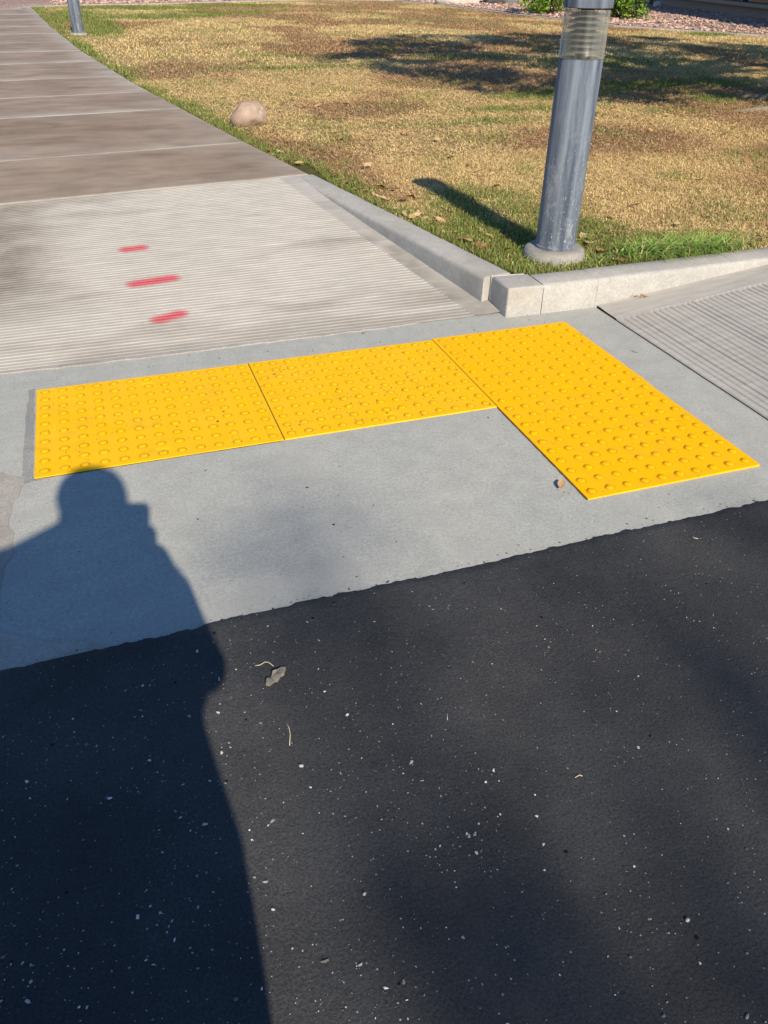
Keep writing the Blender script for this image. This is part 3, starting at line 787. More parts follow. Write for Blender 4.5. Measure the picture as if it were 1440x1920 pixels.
# longer tufts hanging over the short kerb and round the post footing
def tuft(name, spots, label, h0, h1, w=0.004, bias=(0, -0.3)):
    V = []; F = []; C = []
    for (x, y, n, sp) in spots:
        for _ in range(n):
            px = x + random.gauss(0, sp); py = y + random.gauss(0, sp * 0.45)
            if py < 0.93 + 0.03 * max(px - 0.86, 0): py = 0.935 + 0.03 * max(px - 0.86, 0) + random.random() * 0.03
            h = random.uniform(h0, h1); az = random.uniform(0, 2 * math.pi)
            dx, dy = math.cos(az) * h * 0.8 + bias[0] * h, math.sin(az) * h * 0.6 + bias[1] * h
            sx_, sy_ = -math.sin(az) * w / 2 * random.uniform(.6, 1.3), math.cos(az) * w / 2
            col = (np.array([0.20, 0.32, 0.06]) if random.random() < 0.78 else np.array([0.42, 0.37, 0.16])) * random.uniform(0.7, 1.35)
            b = len(V); K = 5
            for q in range(K):
                t = q / (K - 1); zz = 0.115 + h * (0.85 * t - 0.50 * t * t * (0.5 + abs(dy) / h))
                cx_, cy_ = px + dx * t ** 1.6, py + dy * t ** 1.6; ww = (1 - t ** 2) + 0.04
                if cy_ < 0.9: zz = max(zz, 0.137)
                V += [(cx_ - sx_ * ww, cy_ - sy_ * ww, zz), (cx_ + sx_ * ww, cy_ + sy_ * ww, zz)]; C += [col, col]
            for q in range(K - 1): F.append((b + 2 * q, b + 2 * q + 1, b + 2 * q + 3, b + 2 * q + 2))
    me = np_mesh(name, V, np.array(F), smooth=True); add_color(me, np.clip(np.array(C), 0, 0.8))
    return tag(link(name, me, M['blade']), label, 'grass', kind='stuff')
tuft('overgrown_grass', [(1.22, 1.02, 190, 0.07), (1.34, 1.0, 280, 0.09), (1.50, 0.99, 280, 0.10), (1.62, 1.0, 140, 0.10), (1.42, 0.965, 120, 0.12)],
     'long green grass tuft leaning over the kerb right of the near post', 0.07, 0.19, 0.0065)
tuft('overgrown_grass', [(0.98, 1.02, 90, 0.07), (0.80, 0.965, 50, 0.08), (0.66, 1.05, 40, 0.05), (0.69, 1.22, 26, 0.04), (1.08, 0.99, 60, 0.07)],
     'green grass blades fringing the footing of the near post', 0.03, 0.085)

# ------------------------------------------------------------------ gravel bed, edging and stones
ge = np.array(GRAVEL_EDGE)
def resample(p, step):
    d = np.concatenate([[0], np.cumsum(np.linalg.norm(np.diff(p, axis=0), axis=1))])
    t = np.arange(0, d[-1], step); return np.stack([np.interp(t, d, p[:, 0]), np.interp(t, d, p[:, 1])], 1)
ep = resample(ge, 0.25)
tan = np.gradient(ep, axis=0); tan /= np.linalg.norm(tan, axis=1)[:, None]; nrm = np.stack([-tan[:, 1], tan[:, 0]], 1)   # outward, away from the lawn
rows = [np.concatenate([ep + nrm * d, np.full((len(ep), 1), z)], 1) for d, z in ((0.10, 0.10), (0.12, 0.133), (1.0, 0.15), (3.0, 0.17), (9.0, 0.17))]
Vg = np.stack(rows); Vg[2:, :, 2] += 0.03 * (fbm(Vg[2:, :, 0], Vg[2:, :, 1], 5, 3) - 0.5)
tag(link('gravel_bed', np_mesh('gravel_bed', Vg.reshape(-1, 3), grid_faces(len(rows), len(ep))[:, ::-1], smooth=True), M['gravel']),
    'pink decorative gravel bed beyond the lawn', kind='structure')
rows = [np.concatenate([ep + nrm * d, np.full((len(ep), 1), z)], 1) for d, z in ((-0.02, 0.08), (-0.018, 0.138), (-0.01, 0.142), (0.10, 0.142), (0.108, 0.138), (0.11, 0.08))]
tag(link('lawn_edging', np_mesh('lawn_edging', np.stack(rows).reshape(-1, 3), grid_faces(len(rows), len(ep))[:, ::-1], smooth=False), M['kerb']),
    'narrow concrete edging strip between lawn and gravel', kind='structure')

def stones(name, pts, sizes, cols, label, mat, squash=0.65):
    ico = np.array([(0, 0, 1), (0.894, 0, 0.447), (0.276, 0.851, 0.447), (-0.724, 0.526, 0.447), (-0.724, -0.526, 0.447), (0.276, -0.851, 0.447),
                    (0.724, 0.526, -0.447), (-0.276, 0.851, -0.447), (-0.894, 0, -0.447), (-0.276, -0.851, -0.447), (0.724, -0.526, -0.447), (0, 0, -1)])
    fc = np.array([(0, 1, 2), (0, 2, 3), (0, 3, 4), (0, 4, 5), (0, 5, 1), (1, 6, 2), (2, 7, 3), (3, 8, 4), (4, 9, 5), (5, 10, 1),
                   (6, 7, 2), (7, 8, 3), (8, 9, 4), (9, 10, 5), (10, 6, 1), (11, 7, 6), (11, 8, 7), (11, 9, 8), (11, 10, 9), (11, 6, 10)])
    n = len(pts); J = ico[None] * RNG.uniform(0.45, 1.4, (n, 12, 1)); a = RNG.uniform(0, 6.28, n); st = RNG.uniform(0.6, 1.9, n)
    X = J[:, :, 0] * st[:, None]; Yv = J[:, :, 1]
    V = np.stack([X * np.cos(a)[:, None] - Yv * np.sin(a)[:, None], X * np.sin(a)[:, None] + Yv * np.cos(a)[:, None], J[:, :, 2] * squash], -1)
    V = V * np.asarray(sizes)[:, None, None] + np.asarray(pts)[:, None, :]
    F = (np.arange(n) * 12)[:, None, None] + fc[None]
    me = np_mesh(name, V.reshape(-1, 3), F.reshape(-1, 3)); add_color(me, np.repeat(cols, 12, 0))
    return tag(link(name, me, mat), label, 'stones', kind='stuff')
M['stone_tint'] = NT('stone_tint').m
_n = M['stone_tint'].node_tree; _a = _n.nodes.new('ShaderNodeAttribute'); _a.attribute_name = 'tint'
_n.links.new(_a.outputs['Color'], _n.nodes['Principled BSDF'].inputs['Base Color'])
gp = []
while len(gp) < 9000:
    k = random.randrange(len(ep)); d = random.random() ** 1.4 * 6.5 + 0.13; q = ep[k] + nrm[k] * d + tan[k] * random.uniform(-.12, .12)
    if q[0] > 16.2 or q[1] > 30 or q[1] < 6 or (q[0] < -1.4): continue
    gp.append((q[0], q[1], 0.155 + 0.02 * min(d, 1)))
gc = np.array([0.42, 0.285, 0.225]) * RNG.uniform(0.55, 1.45, (len(gp), 1)) * RNG.uniform(0.93, 1.07, (len(gp), 3))
stones('gravel', gp, RNG.uniform(0.014, 0.038, len(gp)), np.clip(gc, 0, .8), 'loose pink gravel stones', M['stone_tint'])

def boulder(name, loc, size, mat, seed, label, cat='rock', rough=0.22, sub=4, rz=0.0, cut=None):
    bm = bmesh.new(); bmesh.ops.create_icosphere(bm, subdivisions=sub, radius=1)
    rs = random.Random(seed); planes = [(Vector((rs.gauss(0, 1), rs.gauss(0, 1), rs.gauss(0, .7))).normalized(), rs.uniform(0.72, 0.95)) for _ in range(9)]
    for w in bm.verts:
        d = w.co.normalized(); r = 1.0
        for pn, pd in planes:
            q = d.dot(pn)
            if q > 0.05: r = min(r, pd / q)
        n = float(fbm(d.x * 2.2 + seed, d.y * 2.2 + d.z * 1.7, seed, 4)) - 0.5
        w.co = d * (r * 0.9 + 0.1 + rough * n)
    M_ = Matrix.Diagonal((*size, 1)); bm.transform(M_)
    me = bm_mesh(name, bm, cat != 'pebble')
    o = link(name, me, mat, None, loc, (0, 0, rz))
    return tag(o, label, cat)
boulder('lawn_rock', (0.105, 4.95, 0.185), (0.168, 0.135, 0.115), M['rock_tan'], 4, 'rounded tan rock lying on the dry lawn beside the walk', rough=0.24, rz=0.3)
boulder('boulder', (9.75, 22.9, 0.28), (0.75, 0.4, 0.28), M['rock_white'], 9, 'wide pale boulder in the gravel behind the lawn')
boulder('boulder', (11.1, 22.9, 0.30), (0.62, 0.45, 0.42), M['rock_grey'], 12, 'dark grey boulder left of the flowering shrubs')
boulder('boulder', (16.0, 22.6, 0.34), (0.34, 0.3, 0.32), M['rock_pink'], 15, 'pink boulder at the left end of the window sill')
boulder('boulder', (14.95, 20.5, 0.22), (0.15, 0.13, 0.11), M['rock_white'], 19, 'small pale stone on the gravel in front of the building', sub=3)

# ------------------------------------------------------------------ tactile panels
P10 = 0.061
def dome_mesh():
    n = 12; prof = [(0.0180, 0.0006), (0.0146, 0.0009), (0.0118, 0.0040), (0.0076, 0.0054)]
    V = [(r * math.cos(2 * math.pi * k / n), r * math.sin(2 * math.pi * k / n), z) for r, z in prof for k in range(n)] + [(0, 0, 0.0057)]
    F = [(i * n + k, i * n + (k + 1) % n, (i + 1) * n + (k + 1) % n, (i + 1) * n + k) for i in range(3) for k in range(n)]
    F += [(3 * n + k, 3 * n + (k + 1) % n, 4 * n) for k in range(n)]
    me = bpy.data.meshes.new('dome'); me.from_pydata(V, [], F)
    me.polygons.foreach_set('use_smooth', np.ones(len(me.polygons), bool)); return me
def mark_mesh(w, h):
    # raised moulded plate: rim with a row of small illegible moulded bars inside
    bm = bmesh.new()
    def box(x0, x1, y0, y1, z1):
        r = bmesh.ops.create_cube(bm, size=1)
        for q in r['verts']:
            q.co = Vector((x0 if q.co.x < 0 else x1, y0 if q.co.y < 0 else y1, -0.0005 if q.co.z < 0 else z1))
    t = 0.0022
    box(-w / 2, w / 2, h / 2 - t, h / 2, 0.0013); box(-w / 2, w / 2, -h / 2, -h / 2 + t, 0.0013)
    box(-w / 2, -w / 2 + t, -h / 2 + t, h / 2 - t, 0.0012); box(w / 2 - t, w / 2, -h / 2 + t, h / 2 - t, 0.0012)
    k = 5
    for i in range(k):
        x = -w / 2 + w * (i + 1) / (k + 1); box(x - w * 0.035, x + w * 0.035, -h * 0.2, h * 0.2, 0.0011)
    return bm_mesh('mark', bm)
MARK = mark_mesh(0.046, 0.012)
def tile(x0, x1, y0, y1, nx, ny, mat, label, marks, tilt=(0, 0), bev=0.0007):
    root = empty('tactile_panel', (x0, y0, 0.0)); tag(root, label, 'paving tile', 'yellow tactile warning panels')
    W, D = x1 - x0, y1 - y0; th = 0.0042
    bm = bmesh.new(); bmesh.ops.create_cube(bm, size=1)
    for w in bm.verts:
        w.co = Vector((0 if w.co.x < 0 else W, 0 if w.co.y < 0 else D, -0.004 if w.co.z < 0 else th))
    if bev: bmesh.ops.bevel(bm, geom=[e for e in bm.edges if all(q.co.z > 0 for q in e.verts)], offset=bev, segments=1, affect='EDGES')
    me = bm_mesh('panel', bm); link('panel', me, mat, root)
    dm = dome_mesh(); dm.materials.append(M['dome_a'] if mat is M['yellow_a'] else M['dome_b'])
    px, py = W / nx, D / ny
    for i in range(nx):
        for j in range(ny):
            d = link('dome', dm, None, root, ((i + .5) * px, (j + .5) * py, th - 0.0002))
            s = random.uniform(0.94, 1.06); d.scale = (s, s, random.uniform(0.85, 1.1))
    mk = MARK.copy(); mk.materials.clear(); mk.materials.append(mat)
    for (u, v_, r) in marks:
        m_ = link('mark', mk, None, root, (u * W, v_ * D, th - 0.0004), (0, 0, r))
    root.rotation_euler = (tilt[0], tilt[1], 0)
    return root
W13 = 0.7607
M['seam'] = plain('seam_dirt_shade', (0.085, 0.055, 0.03), 0.95, 0.1, 0.6, 120)  # brown seam dirt, also painted in for the shadowed gaps round the panels
for (x0, x1, y0, y1) in ((-W13 - 0.0062, -W13 - 0.0023, -0.001, 0.613), (-0.0022, 0.0018, -0.002, 0.62), (-0.0045, 0.0005, -0.606, -0.004), (0.6165, 0.6205, -0.604, 0.0), (0.6215, 0.6245, 0.0, 0.621), (-1.53, -0.77, -0.0035, 0.0006)):
    bm = bmesh.new(); n_ = max(2, int(max(x1 - x0, y1 - y0) / 0.012)); vs_ = []
    for q in range(n_ + 1):
        t = q / n_; j = 0.0012 * (float(vnoise(q * 0.7, x0 * 9, 3)) - 0.5) * 2
        if y1 - y0 > x1 - x0: a_, b_ = (x0 + j, y0 + t * (y1 - y0)), (x1 + j, y0 + t * (y1 - y0))
        else: a_, b_ = (x0 + t * (x1 - x0), y0 + j), (x0 + t * (x1 - x0), y1 + j)
        vs_.append((bm.verts.new((*a_, 0.0012)), bm.verts.new((*b_, 0.0012))))
    for q in range(n_): bm.faces.new((vs_[q][0], vs_[q][1], vs_[q + 1][1], vs_[q + 1][0]))
    link('seam_dirt_shade', bm_mesh('seam_dirt_shade', bm), M['seam'], landing)
tile(-2 * W13 - 0.006, -W13 - 0.006, 0.0, 0.61, 13, 10, M['yellow_a'], 'leftmost yellow tactile panel, touched by the head of the shadow', [(0.5 / 6.5, 0.5, 1.57), (0.5, 0.1, 0), (0.5, 0.9, 0), (11.85 / 13, 0.5, 1.57)])
tile(-W13 - 0.0025, -0.0015, 0.002, 0.612, 13, 10, M['yellow_a'], 'middle yellow tactile panel with dirt specks, between two seams', [(1.0 / 13, 0.5, 1.57), (0.5, 0.1, 0), (0.5, 0.9, 0), (12.0 / 13, 0.5, 1.57)])
tile(0.0015, 0.622, 0.0013, 0.622, 10, 10, M['yellow_b'], 'bright yellow tactile panel at the corner nearest the kerb', [(0.1, 0.5, 1.57), (0.5, 0.1, 0.1), (0.4, 0.9, 0), (0.9, 0.5, 1.57)], (0, -0.005), 0)
tile(0.0, 0.617, -0.605, 0.0008, 10, 10, M['yellow_b'], 'bright yellow tactile panel nearest the asphalt, forming the foot of the L', [(0.1, 0.5, 1.57), (0.5, 0.1, 0), (0.5, 0.9, 0), (0.9, 0.5, 1.57)], (0, -0.005), 0)

# ------------------------------------------------------------------ red spray marks
def paint_mat():
    m = NT('red_spray_paint'); a = m.attr('mask', 'Fac'); p = m.wpos()
    f = m.noise(p, 420, 3, 0.8); s = m.noise(p, 60, 3, 0.6)
    m.color((0.56, 0.055, 0.085)); m.rough(0.8)
    k = m.math('ADD', a, m.math('MULTIPLY', m.math('SUBTRACT', f, 0.5), 0.9))
    k = m.ramp(k, [(0.08, 0.0), (1.0, 0.85)])
    k = m.math('MULTIPLY', k, m.ramp(s, [(0.2, 0.75), (0.6, 1.0)]))
    tr = m.n.new('ShaderNodeBsdfTransparent'); mx = m.n.new('ShaderNodeMixShader')
    m.t.links.new(k, mx.inputs[0]); m.t.links.new(tr.outputs[0], mx.inputs[1]); m.t.links.new(m.b.outputs[0], mx.inputs[2])
    m.t.links.new(mx.outputs[0], m.out.inputs['Surface']); return m.m
M['paint'] = paint_mat()
def paint(name, xa, ya, xb, yb, half, label):
    pad = 0.10; xs = np.linspace(min(xa, xb) - pad, max(xa, xb) + pad, 40); Pv = []; Mk = []
    xm = (xa + xb) / 2; ym = (ya + yb) / 2
    L = ramp_top(xm) - 0.805
    va, vb = (ym - half * 2.2 - 0.03 - 0.805) / L, (ym + half * 2.2 + 0.03 - 0.805) / L
    idx = np.where((RV >= va) & (RV <= vb))[0]
    for x in xs:
        for i in idx:
            y = 0.805 + RV[i] * (ramp_top(x) - 0.805)
            z = 0.0055 + (H - 0.0055) * RV[i] + RDZ[i] + 0.0014
            d = np.array([xb - xa, yb - ya]); t = np.clip(((x - xa) * d[0] + (y - ya) * d[1]) / (d @ d), 0, 1)
            dist = math.hypot(x - xa - d[0] * t, y - ya - d[1] * t)
            Pv.append((x, y, z)); Mk.append(max(0.0, 1.0 - dist / (half * 1.9)))
    me = np_mesh(name, Pv, grid_faces(len(xs), len(idx))); add_float(me, Mk, 'mask')
    o = link(name, me, M['paint']); return tag(o, label, 'paint mark')
paint('paint_mark', -1.108, 1.945, -1.035, 1.955, 0.028, 'short red spray paint dash farthest up the grooved ramp')
paint('paint_mark', -1.105, 1.505, -0.940, 1.535, 0.031, 'long red spray paint dash in the middle of the three')
paint('paint_mark', -1.045, 1.105, -0.955, 1.140, 0.028, 'red spray paint dash nearest the yellow panels')

# ------------------------------------------------------------------ lamp posts
def lamp_post(loc, label, foot=True):
    root = empty('bollard_light', loc); tag(root, label, 'lamp post', 'cylindrical bollard lights along the walk')
    if foot:
        prof = [(0.0, 0.052), (0.100, 0.053), (0.125, 0.051), (0.140, 0.042), (0.148, 0.018), (0.152, -0.06)]
        me = lathe('footing', prof, 40)
        co = np.zeros(len(me.vertices) * 3); me.vertices.foreach_get('co', co); co = co.reshape(-1, 3)
        j = 0.006 * (fbm(co[:, 0] * 22 + 5, co[:, 1] * 22, 61, 3) - 0.5); co[:, 2] += j; co[:, :2] *= (1 + 0.05 * (fbm(co[:, 0] * 12, co[:, 1] * 12, 66, 2) - 0.5))[:, None]
        me.vertices.foreach_set('co', co.ravel().astype(np.float32)); link('footing', me, M['foot'], root)
    r = 0.0925
    me = lathe('post', [(0.088, 0.04), (r + 0.0035, 0.046), (r + 0.0035, 0.062), (r, 0.066), (r, 0.828), (r - 0.003, 0.833), (r - 0.02, 0.833)], 64)
    me.set_sharp_from_angle(angle=math.radians(40)); link('post', me, M['post'], root)
    rl = 0.0945
    me = lathe('lens', [(rl - 0.010, 0.834), (rl, 0.834), (rl, 0.846), (rl - 0.0015, 0.848), (rl - 0.0015, 1.003), (rl - 0.008, 1.006)], 64)
    me.set_sharp_from_angle(angle=math.radians(40)); link('lens', me, M['lens'], root)
    for k in range(7):
        z = 0.852 + 0.0212 * k
        me = lathe('louver', [(0.040, z + 0.012), (0.074, z), (0.075, z + 0.003), (0.042, z + 0.016), (0.040, z + 0.012)], 40); link('louver', me, M['louver'], root)
    link('lamp_tube', lathe('lamp_tube', [(0.0, 0.83), (0.028, 0.83), (0.028, 1.008), (0.0, 1.008)], 24), M['dark'], root)
    me = lathe('cap', [(0.0, 1.009), (0.092, 1.009), (0.099, 1.012), (0.0995, 1.047), (0.095, 1.059), (0.080, 1.066), (0.0, 1.072)], 64)
    me.set_sharp_from_angle(angle=math.radians(35)); link('cap', me, M['post'], root)
    return root
PZ = 0.122
lp = lamp_post((0.822, 1.115, PZ), 'weathered blue grey cylindrical light post near the kerb corner')
def copy_thing(root, loc, label, skip=()):
    r = root.copy(); COL.objects.link(r); r.location = loc; r['label'] = label
    for ch in root.children:
        if ch.name.split('.')[0] in skip: continue
        c_ = ch.copy(); COL.objects.link(c_); c_.parent = r
    return r
copy_thing(lp, (-0.985, 13.95, 0.095), 'distant blue grey light post beside the walk at the top left')
copy_thing(lp, (-1.66, 24.2, 0.10), 'small far light post on the gravel at the very top left')

# ------------------------------------------------------------------ building with dark windows
bA = Vector((13.1, 9.0, 0)); bB = Vector((16.55, 25.0, 0))
bd = (bB - bA).normalized(); bn = Vector((-bd.y, bd.x, 0))       # bn faces the lawn
bang = math.atan2(bd.y, bd.x); BL = (bB - bA).length
bld = empty('office_building', (bA.x, bA.y, 0.1), bang)
tag(bld, 'building with dark glass windows above a tan sill at the top right', 'building')
M['stucco'] = plain('tan_stucco', (0.34, 0.25, 0.19), 0.9, 0.15, 0.3, 20, 0.004)
M['frame'] = plain('bronze_frame', (0.05, 0.045, 0.042), 0.45, 0.4, 0.2, 30)
gm = NT('dark_glass'); gm.color((0.012, 0.018, 0.022)); gm.rough(0.06); gm.b.inputs['Specular IOR Level'].default_value = 0.6; M['glass'] = gm.m
def bbox(name, x0, x1, y0, y1, z0, z1, mat, parent, bev=0.0):
    bm = bmesh.new(); bmesh.ops.create_cube(bm, size=1)
    for w in bm.verts: w.co = Vector((x0 if w.co.x < 0 else x1, y0 if w.co.y < 0 else y1, z0 if w.co.z < 0 else z1))
    if bev: bmesh.ops.bevel(bm, geom=bm.edges[:], offset=bev, segments=2, affect='EDGES')
    return link(name, bm_mesh(name, bm), mat, parent)
bbox('base_wall', 0, BL, -9, -0.05, -0.1, 0.28, M['stucco'], bld)
bbox('sill', -0.05, BL + 0.05, -0.35, 0.14, 0.285, 0.36, M['stucco'], bld, 0.01)
nb = 12; wv = BL / nb
for k in range(nb):
    p_ = bbox('window', k * wv + 0.04, (k + 1) * wv - 0.04, -0.16, -0.13, 0.37, 2.55, M['glass'], bld)
for k in range(nb + 1):
    bbox('mullion', k * wv - 0.035, k * wv + 0.035, -0.19, -0.06, 0.365, 2.56, M['frame'], bld)
bbox('fascia', -0.2, BL + 0.2, -9.2, 0.5, 2.565, 3.3, M['stucco'], bld, 0.02)
bbox('back_wall', 0, BL, -9, -1.2, 0.29, 2.56, M['stucco'], bld)

# ------------------------------------------------------------------ leafy things
def leaf_cloud(name, centers, radii, per, size, cols, parent, mat, flat=0.5, droop=0.0):
    C = np.repeat(np.asarray(centers, float), per, 0); Rr = np.repeat(np.asarray(radii, float), per, 0); n = len(C)
    d = RNG.normal(0, 1, (n, 3)); d /= np.linalg.norm(d, axis=1)[:, None]; d *= (RNG.random(n) ** 0.45)[:, None]
    p = C + d * (Rr if Rr.ndim == 2 else Rr[:, None])
    a = RNG.normal(0, 1, (n, 3)); a[:, 2] *= flat; a[:, 2] -= droop; a /= np.linalg.norm(a, axis=1)[:, None]
    b = RNG.normal(0, 1, (n, 3)); b = np.cross(a, b); b /= np.linalg.norm(b, axis=1)[:, None]
    L = size[0] * RNG.uniform(0.6, 1.3, n)[:, None]; Wd = size[1] * RNG.uniform(0.6, 1.3, n)[:, None]
    nn = np.cross(a, b)
    V = np.stack([p - a * L / 2, p + b * Wd / 2 + nn * Wd * 0.15, p + a * L / 2, p - b * Wd / 2 + nn * Wd * 0.15], 1)
    F = np.arange(n * 4).reshape(-1, 4)
    me = np_mesh(name, V.reshape(-1, 3), F, smooth=False)
    cc = np.array(cols)[RNG.integers(0, len(cols), n)] * RNG.uniform(0.7, 1.3, n)[:, None]
    add_color(me, np.repeat(np.clip(cc, 0, .9), 4, 0))
    return link(name, me, mat, parent)

GREENS = [(0.10, 0.17, 0.03), (0.13, 0.20, 0.04), (0.075, 0.13, 0.025)]
def tree(name, base, height, crown_c, crown_r, nclump, per, leaf, label, seed, trunk_r=0.17, clump_r=0.5, extra=()):
    rs = random.Random(seed); root = empty(name, base); tag(root, label, 'tree')
    bx, by, bz = base
    cc = Vector(crown_c) - Vector(base)
    fork = Vector((cc.x * 0.25, cc.y * 0.25, height * 0.3))
    link('trunk', tube('trunk', [(0, 0, -0.1), (0, 0, 0.12), (fork.x * .3, fork.y * .3, fork.z * .5), fork], [trunk_r * 1.7, trunk_r * 1.2, trunk_r, trunk_r * .85], 14), M['bark'], root)
    cl = []
    for k in range(nclump):
        while True:
            v_ = Vector((rs.uniform(-1, 1), rs.uniform(-1, 1), rs.uniform(-1, 1)))
            if v_.length < 1: break
        v_ = v_.normalized() * v_.length ** 0.6
        cl.append((cc.x + v_.x * crown_r[0], cc.y + v_.y * crown_r[1], cc.z + v_.z * crown_r[2]))
    cl += [tuple(Vector(e) - Vector(base)) for e in extra]
    for k in range(min(26, len(cl))):
        e = Vector(cl[-1 - k] if k < len(extra) else cl[k * len(cl) // 26]); mid = fork.lerp(e, 0.5) + Vector((rs.uniform(-.3, .3), rs.uniform(-.3, .3), rs.uniform(0.1, .5)))
        link('limb', tube('limb', [fork - Vector((0, 0, 0.1)), fork.lerp(mid, .5), mid, e], [trunk_r * .5, trunk_r * .36, trunk_r * .22, 0.012], 7), M['bark'], root)
    rad = np.array([(clump_r * rs.uniform(.6, 1.3), clump_r * rs.uniform(.6, 1.3), clump_r * rs.uniform(.35, .7)) for _ in cl])
    if extra: rad[-len(extra):] = (0.13, 0.15, 0.34); rad[-len(extra)] = (0.28, 0.34, 0.15)
    leaf_cloud('crown', cl, rad, per, leaf, GREENS, root, M['leafage'], 0.5, 0.15)
    return root
ta = tree('shade_tree', (5.95, 4.75, 0.10), 6.0, (6.2, 4.1, 3.4), (4.1, 3.6, 1.75), 430, 100, (0.12, 0.05), 'leafy shade tree right of view whose roots and shadow reach the lawn', 5, 0.2, 0.37)
for (pts, rr) in ([[(-0.1, 0.1, 0.06), (-0.35, 0.38, 0.032), (-0.6, 0.62, 0.012), (-0.86, 0.83, -0.02)], [0.09, 0.05, 0.035, 0.025]],
                  [[(-0.1, -0.05, 0.06), (-0.5, -0.13, 0.028), (-0.9, -0.17, 0.022), (-1.15, -0.15, 0.010), (-1.32, -0.12, -0.015)], [0.09, 0.045, 0.036, 0.03, 0.02]],
                  [[(-0.1, -0.1, 0.1), (-0.4, -0.5, 0.04), (-0.7, -0.8, -0.02)], [0.1, 0.06, 0.03]]):
    link('root', tube('root', pts, rr, 10), M['root'], ta)

# tall tree behind the viewer: its thin top branches throw the soft shade over the asphalt
def up(sx_, sy_, z): return (sx_ + 0.018 * z * 1.5 , sy_ - z / math.tan(SUN_ELEV), z)
ex = [up(-0.84, -0.62, 11.5), up(-0.89, -1.62, 12.0), up(-0.69, -1.90, 12.2), up(-0.42, -1.78, 13.0), up(-0.10, -1.45, 12.4), up(0.38, -1.22, 12.2)]
tree('tall_tree', (0.6, -22.5, 0.0), 13.0, (0.2, -22.2, 9.4), (3.4, 3.0, 2.0), 90, 60, (0.12, 0.045), 'tall sparse tree far behind the view casting soft shade on the asphalt', 8, 0.24, 0.5, ex)

def shrub(base, size, label, seed, flowers=True):
    root = empty('shrub', base); tag(root, label, 'shrub', 'flowering shrubs in the gravel')
    rs = random.Random(seed); cl = []; 
    for k in range(46):
        a = rs.uniform(0, 6.28); r = rs.random() ** .5; z = rs.random()
        f_ = math.sqrt(max(0.05, 1 - (z * 0.95) ** 2.5))
        cl.append((math.cos(a) * r * size[0] * f_, math.sin(a) * r * size[1] * f_, 0.12 + z * (size[2] - 0.15)))
    leaf_cloud('foliage', cl, np.full(len(cl), 0.2), 90, (0.085, 0.05), [(0.13, 0.23, 0.02), (0.19, 0.30, 0.03), (0.08, 0.15, 0.015)], root, M['leafage'], 0.8, -0.2)
    for k in range(5):
        a = k * 1.3; link('stem', tube('stem', [(0.05 * math.cos(a), 0.05 * math.sin(a), -0.02), (0.25 * math.cos(a), 0.25 * math.sin(a), size[2] * .6)], [0.02, 0.008], 6), M['bark'], root)
    if flowers:
        fl = [c_ for c_ in cl if rs.random() < 0.6]
        fo = leaf_cloud('flowers', fl, np.full(len(fl), 0.27), 3, (0.06, 0.055), [(0.75, 0.55, 0.02)], root, M['leafage'], 1.0); fo['kind'] = 'stuff'
    return root
shrub((10.35, 18.25, 0.13), (0.95, 0.75, 0.9), 'bright green shrub with yellow flowers left of the near post', 2)
shrub((11.15, 16.55, 0.13), (0.62, 0.6, 0.85), 'smaller green shrub right of the near post in front of the gravel', 6, False)
def small_plant(base, seed, label, s=1.0):
    root = empty('low_plant', base); tag(root, label, 'plant', 'low plants on the far gravel')
    cl = [(random.Random(seed + k).uniform(-.3, .3) * s, random.Random(seed + 9 * k).uniform(-.2, .2) * s, 0.12 * s) for k in range(7)]
    leaf_cloud('foliage', cl, np.full(7, 0.16 * s), 60, (0.07, 0.025), [(0.05, 0.08, 0.02), (0.08, 0.10, 0.03)], root, M['leafage'], 0.9)
    link('stem', tube('stem', [(0, 0, -0.02), (0.02, 0, 0.14 * s)], [0.014, 0.006], 6), M['bark'], root)
small_plant((1.35, 24.4, 0.13), 3, 'low dark plant on far gravel, left one of two near the top edge', 1.1)
small_plant((2.35, 24.9, 0.13), 5, 'low dark plant on far gravel, right one of two near the top edge', 1.2)

# ------------------------------------------------------------------ fallen leaves
def leaf_mesh(seed):
    rs = random.Random(seed); K = 6; V = []; F = []
    cu = rs.uniform(0.15, 0.45); cz = rs.uniform(-0.3, 0.5)
    for k in range(K):
        t = k / (K - 1); w = 0.30 * math.sin(math.pi * min(0.98, t * 0.94 + 0.04)) ** 0.8 * (1 - 0.35 * t)
        z = cz * (t - .5) ** 2; tw = rs.uniform(-.06, .06)
        V += [(t - .5, -w, z + cu * w + tw), (t - .5, 0, z), (t - .5, w, z + cu * w - tw)]
    for k in range(K - 1):
        b = 3 * k; F += [(b, b + 1, b + 4, b + 3), (b + 1, b + 2, b + 5, b + 4)]
    me = bpy.data.meshes.new('leaf'); me.from_pydata(V, [], F)
    me.polygons.foreach_set('use_smooth', np.ones(len(me.polygons), bool)); return me
LC = [(0.42, 0.26, 0.13), (0.33, 0.17, 0.08), (0.46, 0.33, 0.19), (0.25, 0.12, 0.055), (0.44, 0.30, 0.12)]
LM = []
for k, c_ in enumerate(LC):
    mt = plain('dry_leaf_%d' % k, c_, 0.7, 0.25, 0.5, 9)
    for s_ in range(2):
        me = leaf_mesh(k * 7 + s_); me.materials.append(mt); LM.append(me)
def px_to_ground(x, y, z):
    d = FWD + R2 * ((x - 720) / 1479.17) + U2 * ((960 - y) / 1479.17)
    t = (z - CAM_POS.z) / d.z; return CAM_POS + d * t
def leaf_at(wx, wy, z, s, label, group, k=None, tilt=0.35):
    o = link('fallen_leaf', LM[random.randrange(len(LM)) if k is None else k], None, None, (wx, wy, z),
             (random.uniform(-tilt, tilt), random.uniform(-tilt, tilt), random.uniform(0, 6.28)))
    o.scale = (s, s * random.uniform(.8, 1.2), s); return tag(o, label, 'leaf', group)
